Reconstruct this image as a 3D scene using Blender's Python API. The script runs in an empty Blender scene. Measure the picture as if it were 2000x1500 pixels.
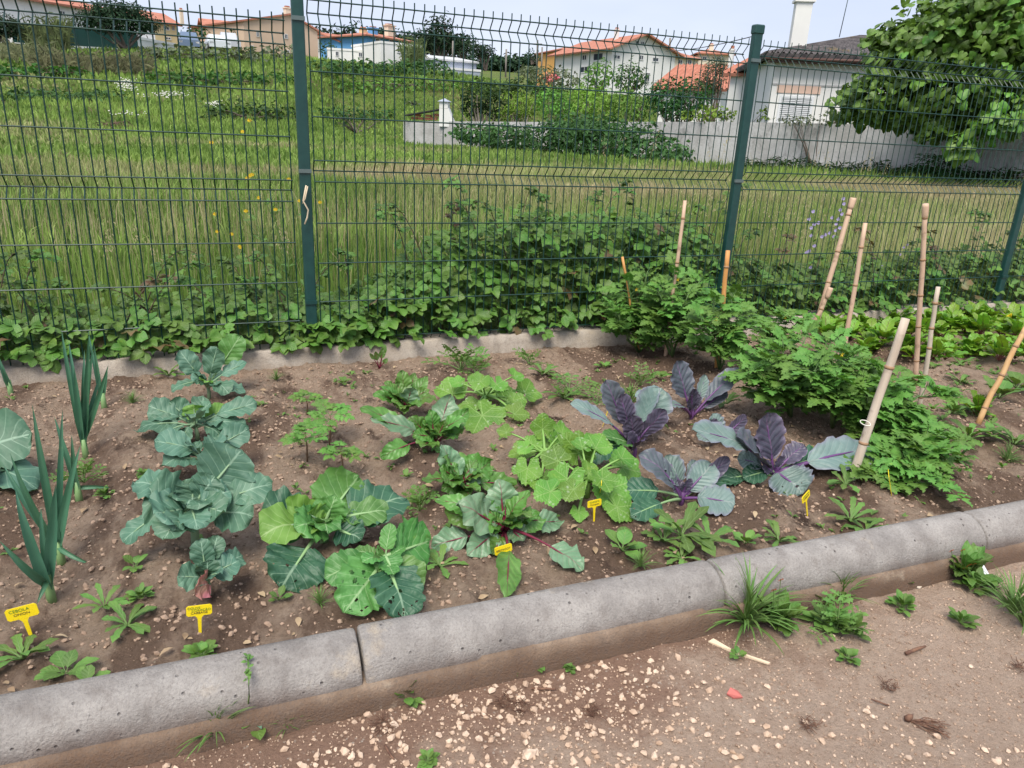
import bpy, math, random
import numpy as np
from mathutils import Vector, Matrix
random.seed(7); rng = np.random.default_rng(11)
S = bpy.context.scene; COL = S.collection
# ------------------------------------------------------------------ camera
CAM = np.array([-0.380565, -3.825232, 0.293864])
CR = np.array([0.93456361, -0.35298057, 0.04467189]); CU = np.array([0.07691433, 0.32301679, 0.9432626]); CF = np.array([0.34738314, 0.87810299, -0.329029])
FPX = 1436.62
cd = bpy.data.cameras.new('camera'); cam = bpy.data.objects.new('camera', cd); COL.objects.link(cam)
M = Matrix.Identity(4)
for i in range(3):
    M[i][0] = CR[i]; M[i][1] = CU[i]; M[i][2] = -CF[i]; M[i][3] = CAM[i]
cam.matrix_world = M
cd.sensor_width = 36; cd.lens = FPX / 2000 * 36; cd.clip_start = .05; cd.clip_end = 3000
S.camera = cam
# ------------------------------------------------------------------ world, sun, exposure
SUN_EL, SUN_AZ = math.radians(58), math.radians(215)
w = bpy.data.worlds.new('World'); S.world = w; w.use_nodes = True
nt = w.node_tree; nt.nodes.clear()
sky = nt.nodes.new('ShaderNodeTexSky'); sky.sky_type = 'NISHITA'; sky.sun_disc = False
sky.sun_elevation = SUN_EL; sky.sun_rotation = SUN_AZ
bg = nt.nodes.new('ShaderNodeBackground'); bg.inputs[1].default_value = .10
bg2 = nt.nodes.new('ShaderNodeBackground'); bg2.inputs[1].default_value = 1.0
tc = nt.nodes.new('ShaderNodeTexCoord'); nz = nt.nodes.new('ShaderNodeTexNoise'); nz.inputs['Scale'].default_value = 2.2; nz.inputs['Detail'].default_value = 5
mp = nt.nodes.new('ShaderNodeMapping'); mp.inputs['Scale'].default_value = (1, 1, 3)
cr = nt.nodes.new('ShaderNodeValToRGB')
cr.color_ramp.elements[0].position = .3; cr.color_ramp.elements[0].color = (.40, .447, .57, 1)
cr.color_ramp.elements[1].position = .75; cr.color_ramp.elements[1].color = (.53, .56, .65, 1)
mx = nt.nodes.new('ShaderNodeMixShader'); mx.inputs[0].default_value = .9
out = nt.nodes.new('ShaderNodeOutputWorld')
L = nt.links.new
L(tc.outputs['Generated'], mp.inputs[0]); L(mp.outputs[0], nz.inputs['Vector']); L(nz.outputs[0], cr.inputs[0]); L(cr.outputs[0], bg2.inputs[0])
L(sky.outputs[0], bg.inputs[0]); L(bg.outputs[0], mx.inputs[1]); L(bg2.outputs[0], mx.inputs[2]); L(mx.outputs[0], out.inputs[0])
sl = bpy.data.lights.new('sun', 'SUN'); sl.energy = 2.7; sl.angle = math.radians(32); sl.color = (1, .93, .82)
so = bpy.data.objects.new('sun', sl); COL.objects.link(so)
sd = Vector((math.sin(SUN_AZ) * math.cos(SUN_EL), math.cos(SUN_AZ) * math.cos(SUN_EL), math.sin(SUN_EL)))
so.rotation_euler = sd.to_track_quat('Z', 'Y').to_euler()
S.view_settings.view_transform = 'Standard'; S.view_settings.look = 'None'; S.view_settings.gamma = 1; S.view_settings.exposure = .8
S.view_settings.use_curve_mapping = False

# ------------------------------------------------------------------ helpers
def ray(px, py):
    return (px - 1000) / FPX * CR - (py - 750) / FPX * CU + CF
def aty(px, py, y):
    d = ray(px, py); return CAM + d * ((y - CAM[1]) / d[1])
def atz(px, py, z):
    d = ray(px, py); return CAM + d * ((z - CAM[2]) / d[2])
def atD(px, py, D):
    d = ray(px, py); return CAM + d * (D / math.hypot(d[0], d[1]))
def hsh(ix, iy, s):
    n = (ix * 374761393 + iy * 668265263 + s * 1442695041) & 0xffffffff
    n = ((n ^ (n >> 13)) * 1274126177) & 0xffffffff
    return ((n ^ (n >> 16)) & 0xffff) / 65535.0
def vnoise(x, y, s=0):
    x = np.asarray(x, float); y = np.asarray(y, float)
    ix = np.floor(x).astype(np.int64); iy = np.floor(y).astype(np.int64); fx = x - ix; fy = y - iy
    fx = fx * fx * (3 - 2 * fx); fy = fy * fy * (3 - 2 * fy)
    a = hsh(ix, iy, s); b = hsh(ix + 1, iy, s); c = hsh(ix, iy + 1, s); d = hsh(ix + 1, iy + 1, s)
    return (a * (1 - fx) + b * fx) * (1 - fy) + (c * (1 - fx) + d * fx) * fy
def fbm(x, y, o=4, s=0):
    r = 0; a = .5
    for i in range(o): r = r + a * (vnoise(x, y, s + i) - .5); x = x * 2.03 + 3.1; y = y * 2.03 + 1.7; a *= .5
    return r
def link(o, parent=None):
    COL.objects.link(o)
    if parent is not None: o.parent = parent
    return o
def tag(o, label=None, cat=None, group=None, kind=None):
    if label: o['label'] = label
    if cat: o['category'] = cat
    if group: o['group'] = group
    if kind: o['kind'] = kind
    return o
def empty(name, loc, label, cat, group=None, rz=0):
    o = bpy.data.objects.new(name, None); COL.objects.link(o); o.location = loc; o.rotation_euler = (0, 0, rz); o.empty_display_size = .1
    return tag(o, label, cat, group)
class MB:
    def __init__(s): s.V = []; s.Q = []; s.T = []; s.A = []; s.mq = []; s.mt = []; s.n = 0
    def add(s, V, Q=None, T=None, A=None, m=0):
        V = np.asarray(V, float).reshape(-1, 3); k = len(V)
        s.V.append(V)
        if A is None: A = np.zeros((k, 3)); A[:, 2] = .5
        s.A.append(np.asarray(A, float).reshape(-1, 3))
        if Q is not None and len(Q): Q = np.asarray(Q, int).reshape(-1, 4); s.Q.append(Q + s.n); s.mq.append(np.full(len(Q), m) if np.isscalar(m) else m)
        if T is not None and len(T): T = np.asarray(T, int).reshape(-1, 3); s.T.append(T + s.n); s.mt.append(np.full(len(T), m) if np.isscalar(m) else m)
        s.n += k; return s
    def box(s, c, d, m=0, rot=None):
        c = np.array(c, float); d = np.array(d, float) / 2
        P = np.array([[x, y, z] for z in (-1, 1) for y in (-1, 1) for x in (-1, 1)]) * d
        if rot is not None: P = P @ np.array(rot).T
        return s.add(P + c, Q=[(0, 2, 3, 1), (4, 5, 7, 6), (0, 1, 5, 4), (2, 6, 7, 3), (0, 4, 6, 2), (1, 3, 7, 5)], m=m)
    def tube(s, P, R, n=6, m=0, cap=True, t=.5):
        P = np.array(P, float); R = np.broadcast_to(np.asarray(R, float), (len(P),)); k = len(P)
        T = np.gradient(P, axis=0); T /= np.linalg.norm(T, axis=1)[:, None] + 1e-9
        up = np.array([0, 0, 1.]) if abs(T[:, 2]).mean() < .8 else np.array([1., 0, 0])
        X = np.cross(T, up); X /= np.linalg.norm(X, axis=1)[:, None] + 1e-9; Y = np.cross(X, T)
        a = np.arange(n) * 2 * math.pi / n
        V = P[:, None, :] + R[:, None, None] * (np.cos(a)[None, :, None] * X[:, None, :] + np.sin(a)[None, :, None] * Y[:, None, :])
        Q = [(i * n + j, i * n + (j + 1) % n, (i + 1) * n + (j + 1) % n, (i + 1) * n + j) for i in range(k - 1) for j in range(n)]
        A = np.zeros((k * n, 3)); A[:, 1] = np.repeat(np.linspace(0, 1, k), n); A[:, 2] = t
        V = V.reshape(-1, 3); T3 = []
        if cap:
            for e, o in ((0, 0), (k - 1, (k - 1) * n)):
                for j in range(1, n - 1): T3.append((o, o + j, o + j + 1) if e else (o, o + j + 1, o + j))
        return s.add(V, Q=Q, T=T3, A=A, m=m)
    def mesh(s, name, mats, smooth=True):
        V = np.concatenate(s.V) if s.V else np.zeros((0, 3)); A = np.concatenate(s.A)
        Q = np.concatenate(s.Q) if s.Q else np.zeros((0, 4), int); T = np.concatenate(s.T) if s.T else np.zeros((0, 3), int)
        me = bpy.data.meshes.new(name); nq, ntt = len(Q), len(T)
        me.vertices.add(len(V)); me.vertices.foreach_set('co', V.astype(np.float32).ravel())
        me.loops.add(nq * 4 + ntt * 3); me.loops.foreach_set('vertex_index', np.concatenate([Q.ravel(), T.ravel()]).astype(np.int32))
        me.polygons.add(nq + ntt)
        me.polygons.foreach_set('loop_start', np.concatenate([np.arange(nq) * 4, nq * 4 + np.arange(ntt) * 3]).astype(np.int32))
        if not isinstance(mats, (list, tuple)): mats = [mats]
        for m in mats: me.materials.append(m)
        mi = np.concatenate(([*s.mq] if s.mq else []) + ([*s.mt] if s.mt else []))
        me.polygons.foreach_set('material_index', mi.astype(np.int32))
        me.polygons.foreach_set('use_smooth', np.full(nq + ntt, smooth))
        at = me.attributes.new('lf', 'FLOAT_VECTOR', 'POINT'); at.data.foreach_set('vector', A.astype(np.float32).ravel())
        me.update(); me.validate(); return me
    def build(s, name, mats, parent=None, smooth=True, loc=None, **kw):
        o = bpy.data.objects.new(name, s.mesh(name, mats, smooth)); link(o, parent)
        if loc is not None: o.location = loc
        return tag(o, **kw)

# ------------------------------------------------------------------ materials
class NT:
    def __init__(s, name):
        s.m = bpy.data.materials.new(name); s.m.use_nodes = True; s.t = s.m.node_tree; s.t.nodes.clear()
        s.out = s.t.nodes.new('ShaderNodeOutputMaterial')
    def n(s, typ, **k):
        x = s.t.nodes.new('ShaderNode' + typ)
        for a, b in k.items(): setattr(x, a, b)
        return x
    def put(s, sock, v):
        if isinstance(v, bpy.types.NodeSocket): s.t.links.new(v, sock)
        elif isinstance(v, tuple) and len(v) == 3 and sock.type == 'RGBA': sock.default_value = (*v, 1)
        else: sock.default_value = v
    def math(s, op, a, b=0., c=None):
        x = s.n('Math', operation=op); s.put(x.inputs[0], a); s.put(x.inputs[1], b)
        if c is not None: s.put(x.inputs[2], c)
        return x.outputs[0]
    def mix(s, f, a, b, mode='MIX'):
        x = s.n('Mix', data_type='RGBA', blend_type=mode); s.put(x.inputs[0], f); s.put(x.inputs[6], a); s.put(x.inputs[7], b); return x.outputs[2]
    def noise(s, scale, detail=4, rough=.55, vec=None, stretch=None, dist=0):
        x = s.n('TexNoise'); x.inputs['Scale'].default_value = scale; x.inputs['Detail'].default_value = detail; x.inputs['Roughness'].default_value = rough; x.inputs['Distortion'].default_value = dist
        v = vec
        if stretch:
            g = s.n('Mapping'); g.inputs['Scale'].default_value = stretch; s.put(g.inputs[0], v if v is not None else s.pos()); v = g.outputs[0]
        s.put(x.inputs['Vector'], v if v is not None else s.pos()); return x.outputs[0]
    def pos(s):
        if not hasattr(s, '_p'): s._p = s.n('NewGeometry').outputs['Position']
        return s._p
    def ramp(s, f, a, b, ca=(0, 0, 0), cb=(1, 1, 1)):
        x = s.n('ValToRGB'); e = x.color_ramp.elements; e[0].position = a; e[1].position = b; e[0].color = (*ca, 1); e[1].color = (*cb, 1); s.put(x.inputs[0], f); return x.outputs[0]
    def lf(s):
        a = s.n('Attribute', attribute_name='lf'); x = s.n('SeparateXYZ'); s.put(x.inputs[0], a.outputs['Vector']); return x.outputs
    def bump(s, h, st=.3, d=.01):
        b = s.n('Bump'); b.inputs['Strength'].default_value = st; b.inputs['Distance'].default_value = d; s.put(b.inputs['Height'], h); return b.outputs[0]
    def pr(s, col, rough=.7, nrm=None, spec=.4, metal=0):
        p = s.n('BsdfPrincipled'); s.put(p.inputs['Base Color'], col); s.put(p.inputs['Roughness'], rough); p.inputs['Specular IOR Level'].default_value = spec; p.inputs['Metallic'].default_value = metal
        if nrm is not None: s.put(p.inputs['Normal'], nrm)
        return p.outputs[0]
    def done(s, sh): s.t.links.new(sh, s.out.inputs[0]); return s.m
def leafmat(name, c1, c2, vein=None, vt='pin', nlat=7, rough=.5, tr=.25, spec=.5, wid=1., spk=0, vary=.5, edge=None, nsc=30, bump=.5, under=None):
    g = NT(name); u, v, t = g.lf()
    au = g.math('ABSOLUTE', u)
    col = g.mix(g.ramp(g.noise(nsc, 3), .35, .68), c1, c2)
    rnd = g.n('ObjectInfo').outputs['Random']
    f = g.math('MULTIPLY_ADD', g.math('SUBTRACT', g.math('ADD', g.math('MULTIPLY', t, .8), g.math('MULTIPLY', rnd, .5)), .65), vary, 1.)
    hs = g.n('HueSaturation'); g.put(hs.inputs['Color'], col); g.put(hs.inputs['Value'], f)
    g.put(hs.inputs['Hue'], g.math('MULTIPLY_ADD', g.math('SUBTRACT', rnd, .5), .035, .5)); col = hs.outputs[0]
    col = g.mix(g.math('MULTIPLY', g.ramp(g.noise(nsc * 1.7 + 3, 5, .7), .62, .74), .45), col, tuple(min(1, c * k + d) for c, k, d in zip(c2, (1.6, 1.25, 1.), (.06, .04, .0))))
    nrm = None
    if edge: col = g.mix(g.math('SMOOTH_MIN', g.math('POWER', au, 7.), 1., .1), col, edge)
    if vein:
        if vt == 'pin':
            mid = g.ramp(au, .025 * wid, .06 * wid, (1, 1, 1), (0, 0, 0))
            s_ = g.math('PINGPONG', g.math('MULTIPLY', g.math('SUBTRACT', v, g.math('MULTIPLY', g.math('POWER', au, .8), .28)), float(nlat)), .5)
            lat = g.ramp(s_, .02 * wid, .07 * wid, (.75, .75, .75), (0, 0, 0))
            m_ = g.math('MAXIMUM', mid, g.math('MULTIPLY', lat, g.math('SUBTRACT', 1., g.math('MULTIPLY', au, .6))))
            hgt = g.math('ADD', g.math('MULTIPLY', g.ramp(s_, 0, .5), 1.), g.noise(90, 2))
        elif vt == 'par':
            m_ = g.math('MULTIPLY', g.ramp(g.math('PINGPONG', g.math('MULTIPLY', u, 5.), .5), .1, .3, (1, 1, 1), (0, 0, 0)), .3); hgt = m_
        else:
            s_ = g.math('PINGPONG', g.math('MULTIPLY', u, 7 / (2 * math.pi)), .5)
            m1 = g.ramp(g.math('MULTIPLY', s_, v), .012, .035, (1, 1, 1), (0, 0, 0))
            s2 = g.math('PINGPONG', g.math('MULTIPLY', g.math('SUBTRACT', v, g.math('MULTIPLY', s_, .6)), 5.), .5)
            m_ = g.math('MAXIMUM', m1, g.math('MULTIPLY', g.ramp(s2, .02, .08, (.5, .5, .5), (0, 0, 0)), .8)); hgt = g.math('ADD', g.ramp(s2, 0, .5), g.noise(90, 2))
        col = g.mix(g.math('MULTIPLY', m_, .75), col, vein)
        nrm = g.bump(hgt, bump * .45, .004)
    if spk:
        vo = g.n('TexVoronoi'); vo.inputs['Scale'].default_value = 55; g.put(vo.inputs['Vector'], g.pos())
        col = g.mix(g.math('MULTIPLY', g.ramp(vo.outputs['Distance'], .15, .35, (1, 1, 1), (0, 0, 0)), g.math('MULTIPLY', g.ramp(g.noise(22, 2), .5, .62), spk)), col, (.4, .5, .33))
    if under: col = g.mix(g.math('MULTIPLY', g.n('NewGeometry').outputs['Backfacing'], .8), col, under)
    b = g.pr(col, rough, nrm, spec)
    if tr:
        tl = g.n('BsdfTranslucent'); g.put(tl.inputs[0], g.mix(1., col, (1.3, 1.25, .6), 'MULTIPLY'))
        mm = g.n('MixShader'); mm.inputs[0].default_value = tr; g.put(mm.inputs[1], b); g.put(mm.inputs[2], tl.outputs[0]); b = mm.outputs[0]
    return g.done(b)
def simple(name, col, rough=.6, nz=None, spec=.4, bump=0, bs=60, metal=0, col2=None, stretch=None):
    g = NT(name); c = col
    if col2: c = g.mix(g.ramp(g.noise(nz or 8, 5, .6, stretch=stretch), .35, .65), col, col2)
    nrm = g.bump(g.noise(bs, 4, .6), bump, .006) if bump else None
    return g.done(g.pr(c, rough, nrm, spec, metal))
# ------------------------------------------------------------------ terrain
def sst(t): t = np.clip(t, 0, 1); return t * t * (3 - 2 * t)
def TZ(x, y):
    x = np.asarray(x, float); y = np.asarray(y, float)
    yc = 66 + .12 * np.clip(x, -15, 40)
    H = np.interp(x, [-80, -15, -5, 8, 18, 28, 45, 70, 120], [4.0, 4.6, 5.5, 6.0, 5.8, 5.1, 4.7, 5.0, 6.])
    fl = .55 + .45 * sst((yc - 30) / 30)
    toe = 27 + 24 * sst((x - 4) / 5); t = np.clip((y - toe) / (yc - toe), 0, 1)
    s = .25 * t + .75 * sst(t ** 1.15)
    z = -.88 + H * s + fbm(x * .16, y * .16, 3, 5) * .5 * sst((y - 8) / 30) + fbm(x * 1.1, y * 1.1, 3, 9) * .10
    z = z + np.clip(y - 76, 0, 34) * .05 + np.clip(y - 110, 0, 200) * .085 + np.maximum(0, y - 310) * .03
    gz = sst((np.maximum(x, 0) * .9 - y + 27 * 0 - 0) / 8)          # garden side beyond the grey wall stays low
    z = np.where((x > 14) & (y < 60), z * (1 - .0 * gz), z)
    return np.where(y < .02, -1.2, z)
xs = np.concatenate([np.linspace(-400, -60, 12), np.linspace(-50, -8, 30), np.arange(-7.5, 9, .25), np.linspace(9.5, 60, 70), np.linspace(64, 500, 24)])
ys = np.concatenate([[-400, -60, -12, -3, 0.0], np.arange(.04, 8, .2), np.linspace(8.5, 90, 110), np.linspace(95, 900, 24)])
X, Y = np.meshgrid(xs, ys); Z = TZ(X, Y)
nx, ny = len(xs), len(ys); I = np.arange(nx * ny).reshape(ny, nx)
Qg = np.stack([I[:-1, :-1], I[:-1, 1:], I[1:, 1:], I[1:, :-1]], -1).reshape(-1, 4)
def m_field():
    g = NT('meadow_soil')
    a = g.mix(g.ramp(g.noise(.25, 6, .6), .38, .62), (.10, .16, .035), (.17, .21, .06))
    a = g.mix(g.ramp(g.noise(.11, 5, .6, stretch=(1, 2.2, 1)), .52, .66), a, (.17, .14, .075))
    a = g.mix(g.ramp(g.noise(3., 6, .7), .4, .75), a, (.035, .06, .016))
    return g.done(g.pr(a, .95, g.bump(g.noise(2.5, 8, .75), 1., .3), .1))
MB().add(np.stack([X, Y, Z], -1), Q=Qg).build('ground', m_field(), kind='structure')

# planting bed soil
def SZ(x, y):
    x = np.asarray(x, float); y = np.asarray(y, float)
    z = -.925 + .03 * np.clip((-y) / 2.3, 0, 1)
    rp = np.sin((x + .12 * (y + 1.) - .08) * 2 * math.pi / .47)
    z = z + .026 * rp * np.clip((-.15 - y) / .3, 0, 1) * np.clip((y + 2.2) / .3, 0, 1)
    z = z + fbm(x * 3, y * 3, 3, 21) * .035 + fbm(x * 13, y * 13, 3, 31) * .034 + np.maximum(0, fbm(x * 40, y * 40, 3, 41)) * .045
    return z
def grid(x0, x1, y0, y1, d, F):
    xs = np.arange(x0, x1 + d / 2, d); ys = np.arange(y0, y1 + d / 2, d); X, Y = np.meshgrid(xs, ys); n = len(xs); m = len(ys)
    I = np.arange(n * m).reshape(m, n); Q = np.stack([I[:-1, :-1], I[:-1, 1:], I[1:, 1:], I[1:, :-1]], -1).reshape(-1, 4)
    return np.stack([X, Y, F(X, Y)], -1).reshape(-1, 3), Q
def m_soil():
    g = NT('garden_soil')
    a = g.mix(g.ramp(g.noise(26, 6, .7), .3, .7), (.38, .27, .195), (.54, .41, .31))
    a = g.mix(g.ramp(g.noise(2.6, 6, .65, stretch=(1.6, .7, 1)), .47, .56), a, (.23, .155, .112))
    a = g.mix(g.ramp(g.noise(5.5, 5, .7, stretch=(1.3, .6, 1)), .57, .68), a, (.085, .055, .042))
    a = g.mix(g.math('MULTIPLY', g.ramp(g.noise(90, 4, .8), .52, .72), .6), a, (.07, .045, .03))
    vo = g.n('TexVoronoi'); vo.inputs['Scale'].default_value = 70; g.put(vo.inputs['Vector'], g.pos())
    a = g.mix(g.math('MULTIPLY', g.ramp(vo.outputs['Distance'], .12, .2, (1, 1, 1), (0, 0, 0)), g.ramp(g.noise(30, 2), .5, .6)), a, (.5, .4, .3))
    return g.done(g.pr(a, .95, g.bump(g.noise(70, 8, .85), 1., .03), .15))
SOIL = m_soil()
b = MB(); V, Q = grid(-1.9, 3.2, -2.32, -.06, .0085, SZ); b.add(V, Q=Q)
V, Q = grid(3.2, 6.0, -2.32, -.06, .035, SZ); b.add(V, Q=Q)
b.build('bed_soil', SOIL, kind='structure')
def PZ(x, y):
    return -1.0 + fbm(x * 2.2, y * 2.2, 3, 51) * .03 + fbm(x * 16, y * 16, 3, 61) * .012 + np.maximum(0, fbm(x * 60, y * 60, 2, 71)) * .012
def m_path():
    g = NT('path_dirt')
    a = g.mix(g.ramp(g.noise(18, 6, .7), .3, .7), (.50, .36, .27), (.63, .485, .38))
    # darker, browner earth along the foot of the kerb and in the gravelly part
    sx = g.n('SeparateXYZ'); g.put(sx.inputs[0], g.pos())
    n1 = g.noise(3.2, 6, .7)
    k = g.math('ADD', g.math('MULTIPLY', n1, 1.1), g.math('MULTIPLY', g.math('ADD', sx.outputs[1], 2.62), .9))
    k = g.math('SUBTRACT', k, g.math('MULTIPLY', g.math('SUBTRACT', sx.outputs[0], .75), .22))
    a = g.mix(g.ramp(k, .52, .72), a, (.37, .235, .17))
    a = g.mix(g.math('MULTIPLY', g.ramp(g.noise(110, 5, .8), .5, .7), .55), a, (.13, .08, .055))
    vo = g.n('TexVoronoi'); vo.inputs['Scale'].default_value = 75; g.put(vo.inputs['Vector'], g.pos())
    a = g.mix(g.math('MULTIPLY', g.ramp(vo.outputs['Distance'], .14, .26, (1, 1, 1), (0, 0, 0)), g.ramp(g.noise(25, 2), .47, .6)), a, (.6, .5, .41))
    return g.done(g.pr(a, .95, g.bump(g.noise(75, 8, .85), 1., .02), .15))
b = MB(); V, Q = grid(-1.6, 3.4, -3.6, -2.39, .011, PZ); b.add(V, Q=Q)
for (x0, x1, y0, y1) in ((-12, -1.6, -9, -2.4), (3.4, 20, -9, -2.4), (-1.6, 3.4, -9, -3.6)):
    V, Q = grid(x0, x1, y0, y1, .2, PZ); b.add(V, Q=Q)
b.build('path', m_path(), kind='structure')

# ------------------------------------------------------------------ kerbs and bed walls
def m_conc(name, c1, c2, cs, pits=True):
    g = NT(name)
    a = g.mix(g.ramp(g.noise(7, 6, .65), .35, .65), c1, c2)
    sx = g.n('SeparateXYZ'); g.put(sx.inputs[0], g.pos())
    lo = g.math('ADD', g.math('MULTIPLY', g.math('ADD', sx.outputs[2], .93), -9.), g.noise(6, 5, .7))   # soil splash along the foot
    a = g.mix(g.math('MULTIPLY', g.ramp(lo, .25, .8), .9), a, cs)
    a = g.mix(g.math('MULTIPLY', g.ramp(g.noise(2.3, 6, .7), .58, .66), .75), a, (.50, .42, .32))
    a = g.mix(g.math('MULTIPLY', g.ramp(g.noise(160, 3, .7), .45, .75), .45), a, (.12, .11, .105))
    h = g.noise(170, 4, .7)
    if pits:
        vo = g.n('TexVoronoi'); vo.inputs['Scale'].default_value = 38; g.put(vo.inputs['Vector'], g.pos())
        p = g.math('MULTIPLY', g.ramp(vo.outputs['Distance'], .05, .16, (1, 1, 1), (0, 0, 0)), g.ramp(g.noise(14, 2), .48, .56))
        a = g.mix(g.math('MULTIPLY', p, .75), a, (.09, .08, .075))
        h = g.math('SUBTRACT', h, p)
    a = g.mix(g.math('MULTIPLY', g.ramp(g.noise(19, 6, .75), .5, .72), .45), a, (.13, .105, .09))
    return g.done(g.pr(a, .9, g.bump(h, 1., .006), .2))
KM = m_conc('kerb_concrete', (.235, .218, .205), (.39, .366, .343), (.15, .105, .085)); FM = m_conc('footing_mortar', (.20, .14, .095), (.38, .29, .215), (.15, .095, .065), False)
RM = m_conc('wall_concrete', (.40, .34, .28), (.5, .45, .39), (.28, .2, .14), False)
kerb = bpy.data.objects.new('front_kerb', None); COL.objects.link(kerb); kerb.location = (0, -2.35, -.9); tag(kerb, kind='structure')
prof = [(-2.285, -1.05), (-2.285, -.872), (-2.295, -.857), (-2.315, -.850), (-2.335, -.851), (-2.36, -.858), (-2.38, -.871), (-2.397, -.888), (-2.407, -.908), (-2.411, -.93), (-2.409, -.955)]
joints = [-3.17, -2.17, -1.165, -.162, .839, 1.862, 2.87, 3.87, 4.87, 5.87]
for j in range(len(joints) - 1):
    x0, x1 = joints[j] + .004, joints[j + 1] - .004; n = 90; b = MB()
    xx = np.concatenate([[x0, x0 + .003], np.linspace(x0 + .01, x1 - .01, n), [x1 - .003, x1]])
    P = np.array(prof) - [.008, 0]; k = len(P); V = []
    cy, cz = -2.345, -.94
    for i, x in enumerate(xx):
        sc = .95 if i in (0, len(xx) - 1) else (.985 if i in (1, len(xx) - 2) else 1)
        q = np.stack([np.full(k, x), cy + (P[:, 0] - cy) * sc, cz + (P[:, 1] - cz) * sc], -1)
        nn = fbm(x * 6 + np.arange(k) * .7, P[:, 0] * 30 + 7 * j, 3, 81) * .007 + np.minimum(0, fbm(x * 40 + np.zeros(k), np.arange(k) * 3.3 + j, 2, 83) + .17) * .03
        q[:, 2] += nn + .003 * math.sin(j * 2.3); q[:, 1] -= nn * .7
        V.append(q)
    I = np.arange(len(xx) * k).reshape(len(xx), k)
    Q = np.stack([I[:-1, :-1], I[:-1, 1:], I[1:, 1:], I[1:, :-1]], -1).reshape(-1, 4)
    b.add(np.concatenate(V), Q=Q)
    for e in (0, len(xx) - 1):
        c = I[e]; b.T.append(np.array([(c[0], c[i], c[i + 1]) if e else (c[0], c[i + 1], c[i]) for i in range(1, k - 1)])); b.mt.append(np.zeros(k - 2, int))
    b.V[0] -= np.array([0, -2.33, -.9]); b.build('kerb_stone', KM, kerb)
fx = np.linspace(-4, 7, 900); top = -.938 + fbm(fx * 3, fx * 0, 3, 90) * .012 + np.where(np.sin(fx * 2.2 + .6) > .75, .012, 0)
fy = -2.427 + fbm(fx * 5, fx * 0 + 3, 4, 92) * .012
V = np.stack([np.stack([fx, fy * 0 - 2.38, top + .008], -1), np.stack([fx, fy + .004, top], -1), np.stack([fx, fy - .004, top - .006], -1), np.stack([fx, fy - .01 + fbm(fx * 20, fx * 0, 2, 93) * .008, top - .03], -1), np.stack([fx, fy - .018, top * 0 - 1.03], -1)], 1)
I = np.arange(len(fx) * 5).reshape(-1, 5); Q = np.stack([I[:-1, :-1], I[:-1, 1:], I[1:, 1:], I[1:, :-1]], -1).reshape(-1, 4)
V = V.reshape(-1, 3) - np.array([0, -2.33, -.9]); MB().add(V, Q=Q).build('footing', FM, kerb)
# rear wall of the bed (runs under the fence) and its right end wall
xx = np.arange(-4, 5.24, .02); ct = fbm(xx * 2.3, xx * 0, 4, 101) * .02
zt = -.837 + .0065 * xx + ct * .6; crack = np.exp(-((xx - .02 - .0) / .006) ** 2) + np.exp(-((xx - 1.02) / .006) ** 2) + np.exp(-((xx + 1.0) / .006) ** 2)
yf = -.035 + ct * .5 + crack * .012; zt = zt - crack * .008
R_ = np.stack([np.stack([xx, yf * 0 + .10, zt * 0 - 1.0], -1), np.stack([xx, yf * 0 + .10, zt], -1), np.stack([xx, yf + .004, zt + .002], -1), np.stack([xx, yf - .004, zt - .004], -1), np.stack([xx, yf - .012 + fbm(xx * 9, xx * 0 + 5, 3, 102) * .012, zt - .04], -1), np.stack([xx, yf - .03 + fbm(xx * 6, xx * 0 + 9, 3, 103) * .02, zt - .09], -1), np.stack([xx, yf - .04, zt - .2], -1)], 1)
I = np.arange(len(xx) * 7).reshape(-1, 7); Q = np.stack([I[:-1, :-1], I[:-1, 1:], I[1:, 1:], I[1:, :-1]], -1).reshape(-1, 4)
rw = MB().add(R_.reshape(-1, 3), Q=Q)
rw.box((5.31, -1.15, -.9), (.12, 2.4, .2)); rw.build('rear_bed_wall', RM, kind='structure')

# ------------------------------------------------------------------ fence
FGm = simple('green_powder_coat', (.006, .042, .04), .4, spec=.5, col2=(.01, .055, .05), nz=20)
FWm = simple('green_wire_coat', (.005, .036, .027), .4, spec=.5); GAL = simple('dull_metal_clip', (.12, .16, .16), .4, metal=.3)
fence = empty('mesh_fence', (0, 0, -.88), 'dark green welded wire mesh fence with folded panels behind the vegetable bed', 'fence')
HZ = [-.85, -.8, -.6, -.4, -.2, 0, .05, .1, .3, .5, .7, .75, .8]
def wire_v():
    P = [(0, 0, -.93 + .0), (0, 0, -.9)]
    for f0 in (-.9, 0, .7): P += [(0, 0, f0), (0, .004, f0 + .008), (0, .042, f0 + .046), (0, .042, f0 + .054), (0, .004, f0 + .092), (0, 0, f0 + .1)]
    P.append((0, 0, .832)); P = P[:1] + P[2:]
    return MB().tube(np.array(P), .0031, 4, cap=False).mesh('vertical_wire', FWm, False)
WV = wire_v()
def wire_h(l, zi): return MB().tube([(0, 0, 0), (l, 0, 0)], .0033, 4).mesh('horizontal_wire', FWm, False)
WH = wire_h(2.44, 0)
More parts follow.
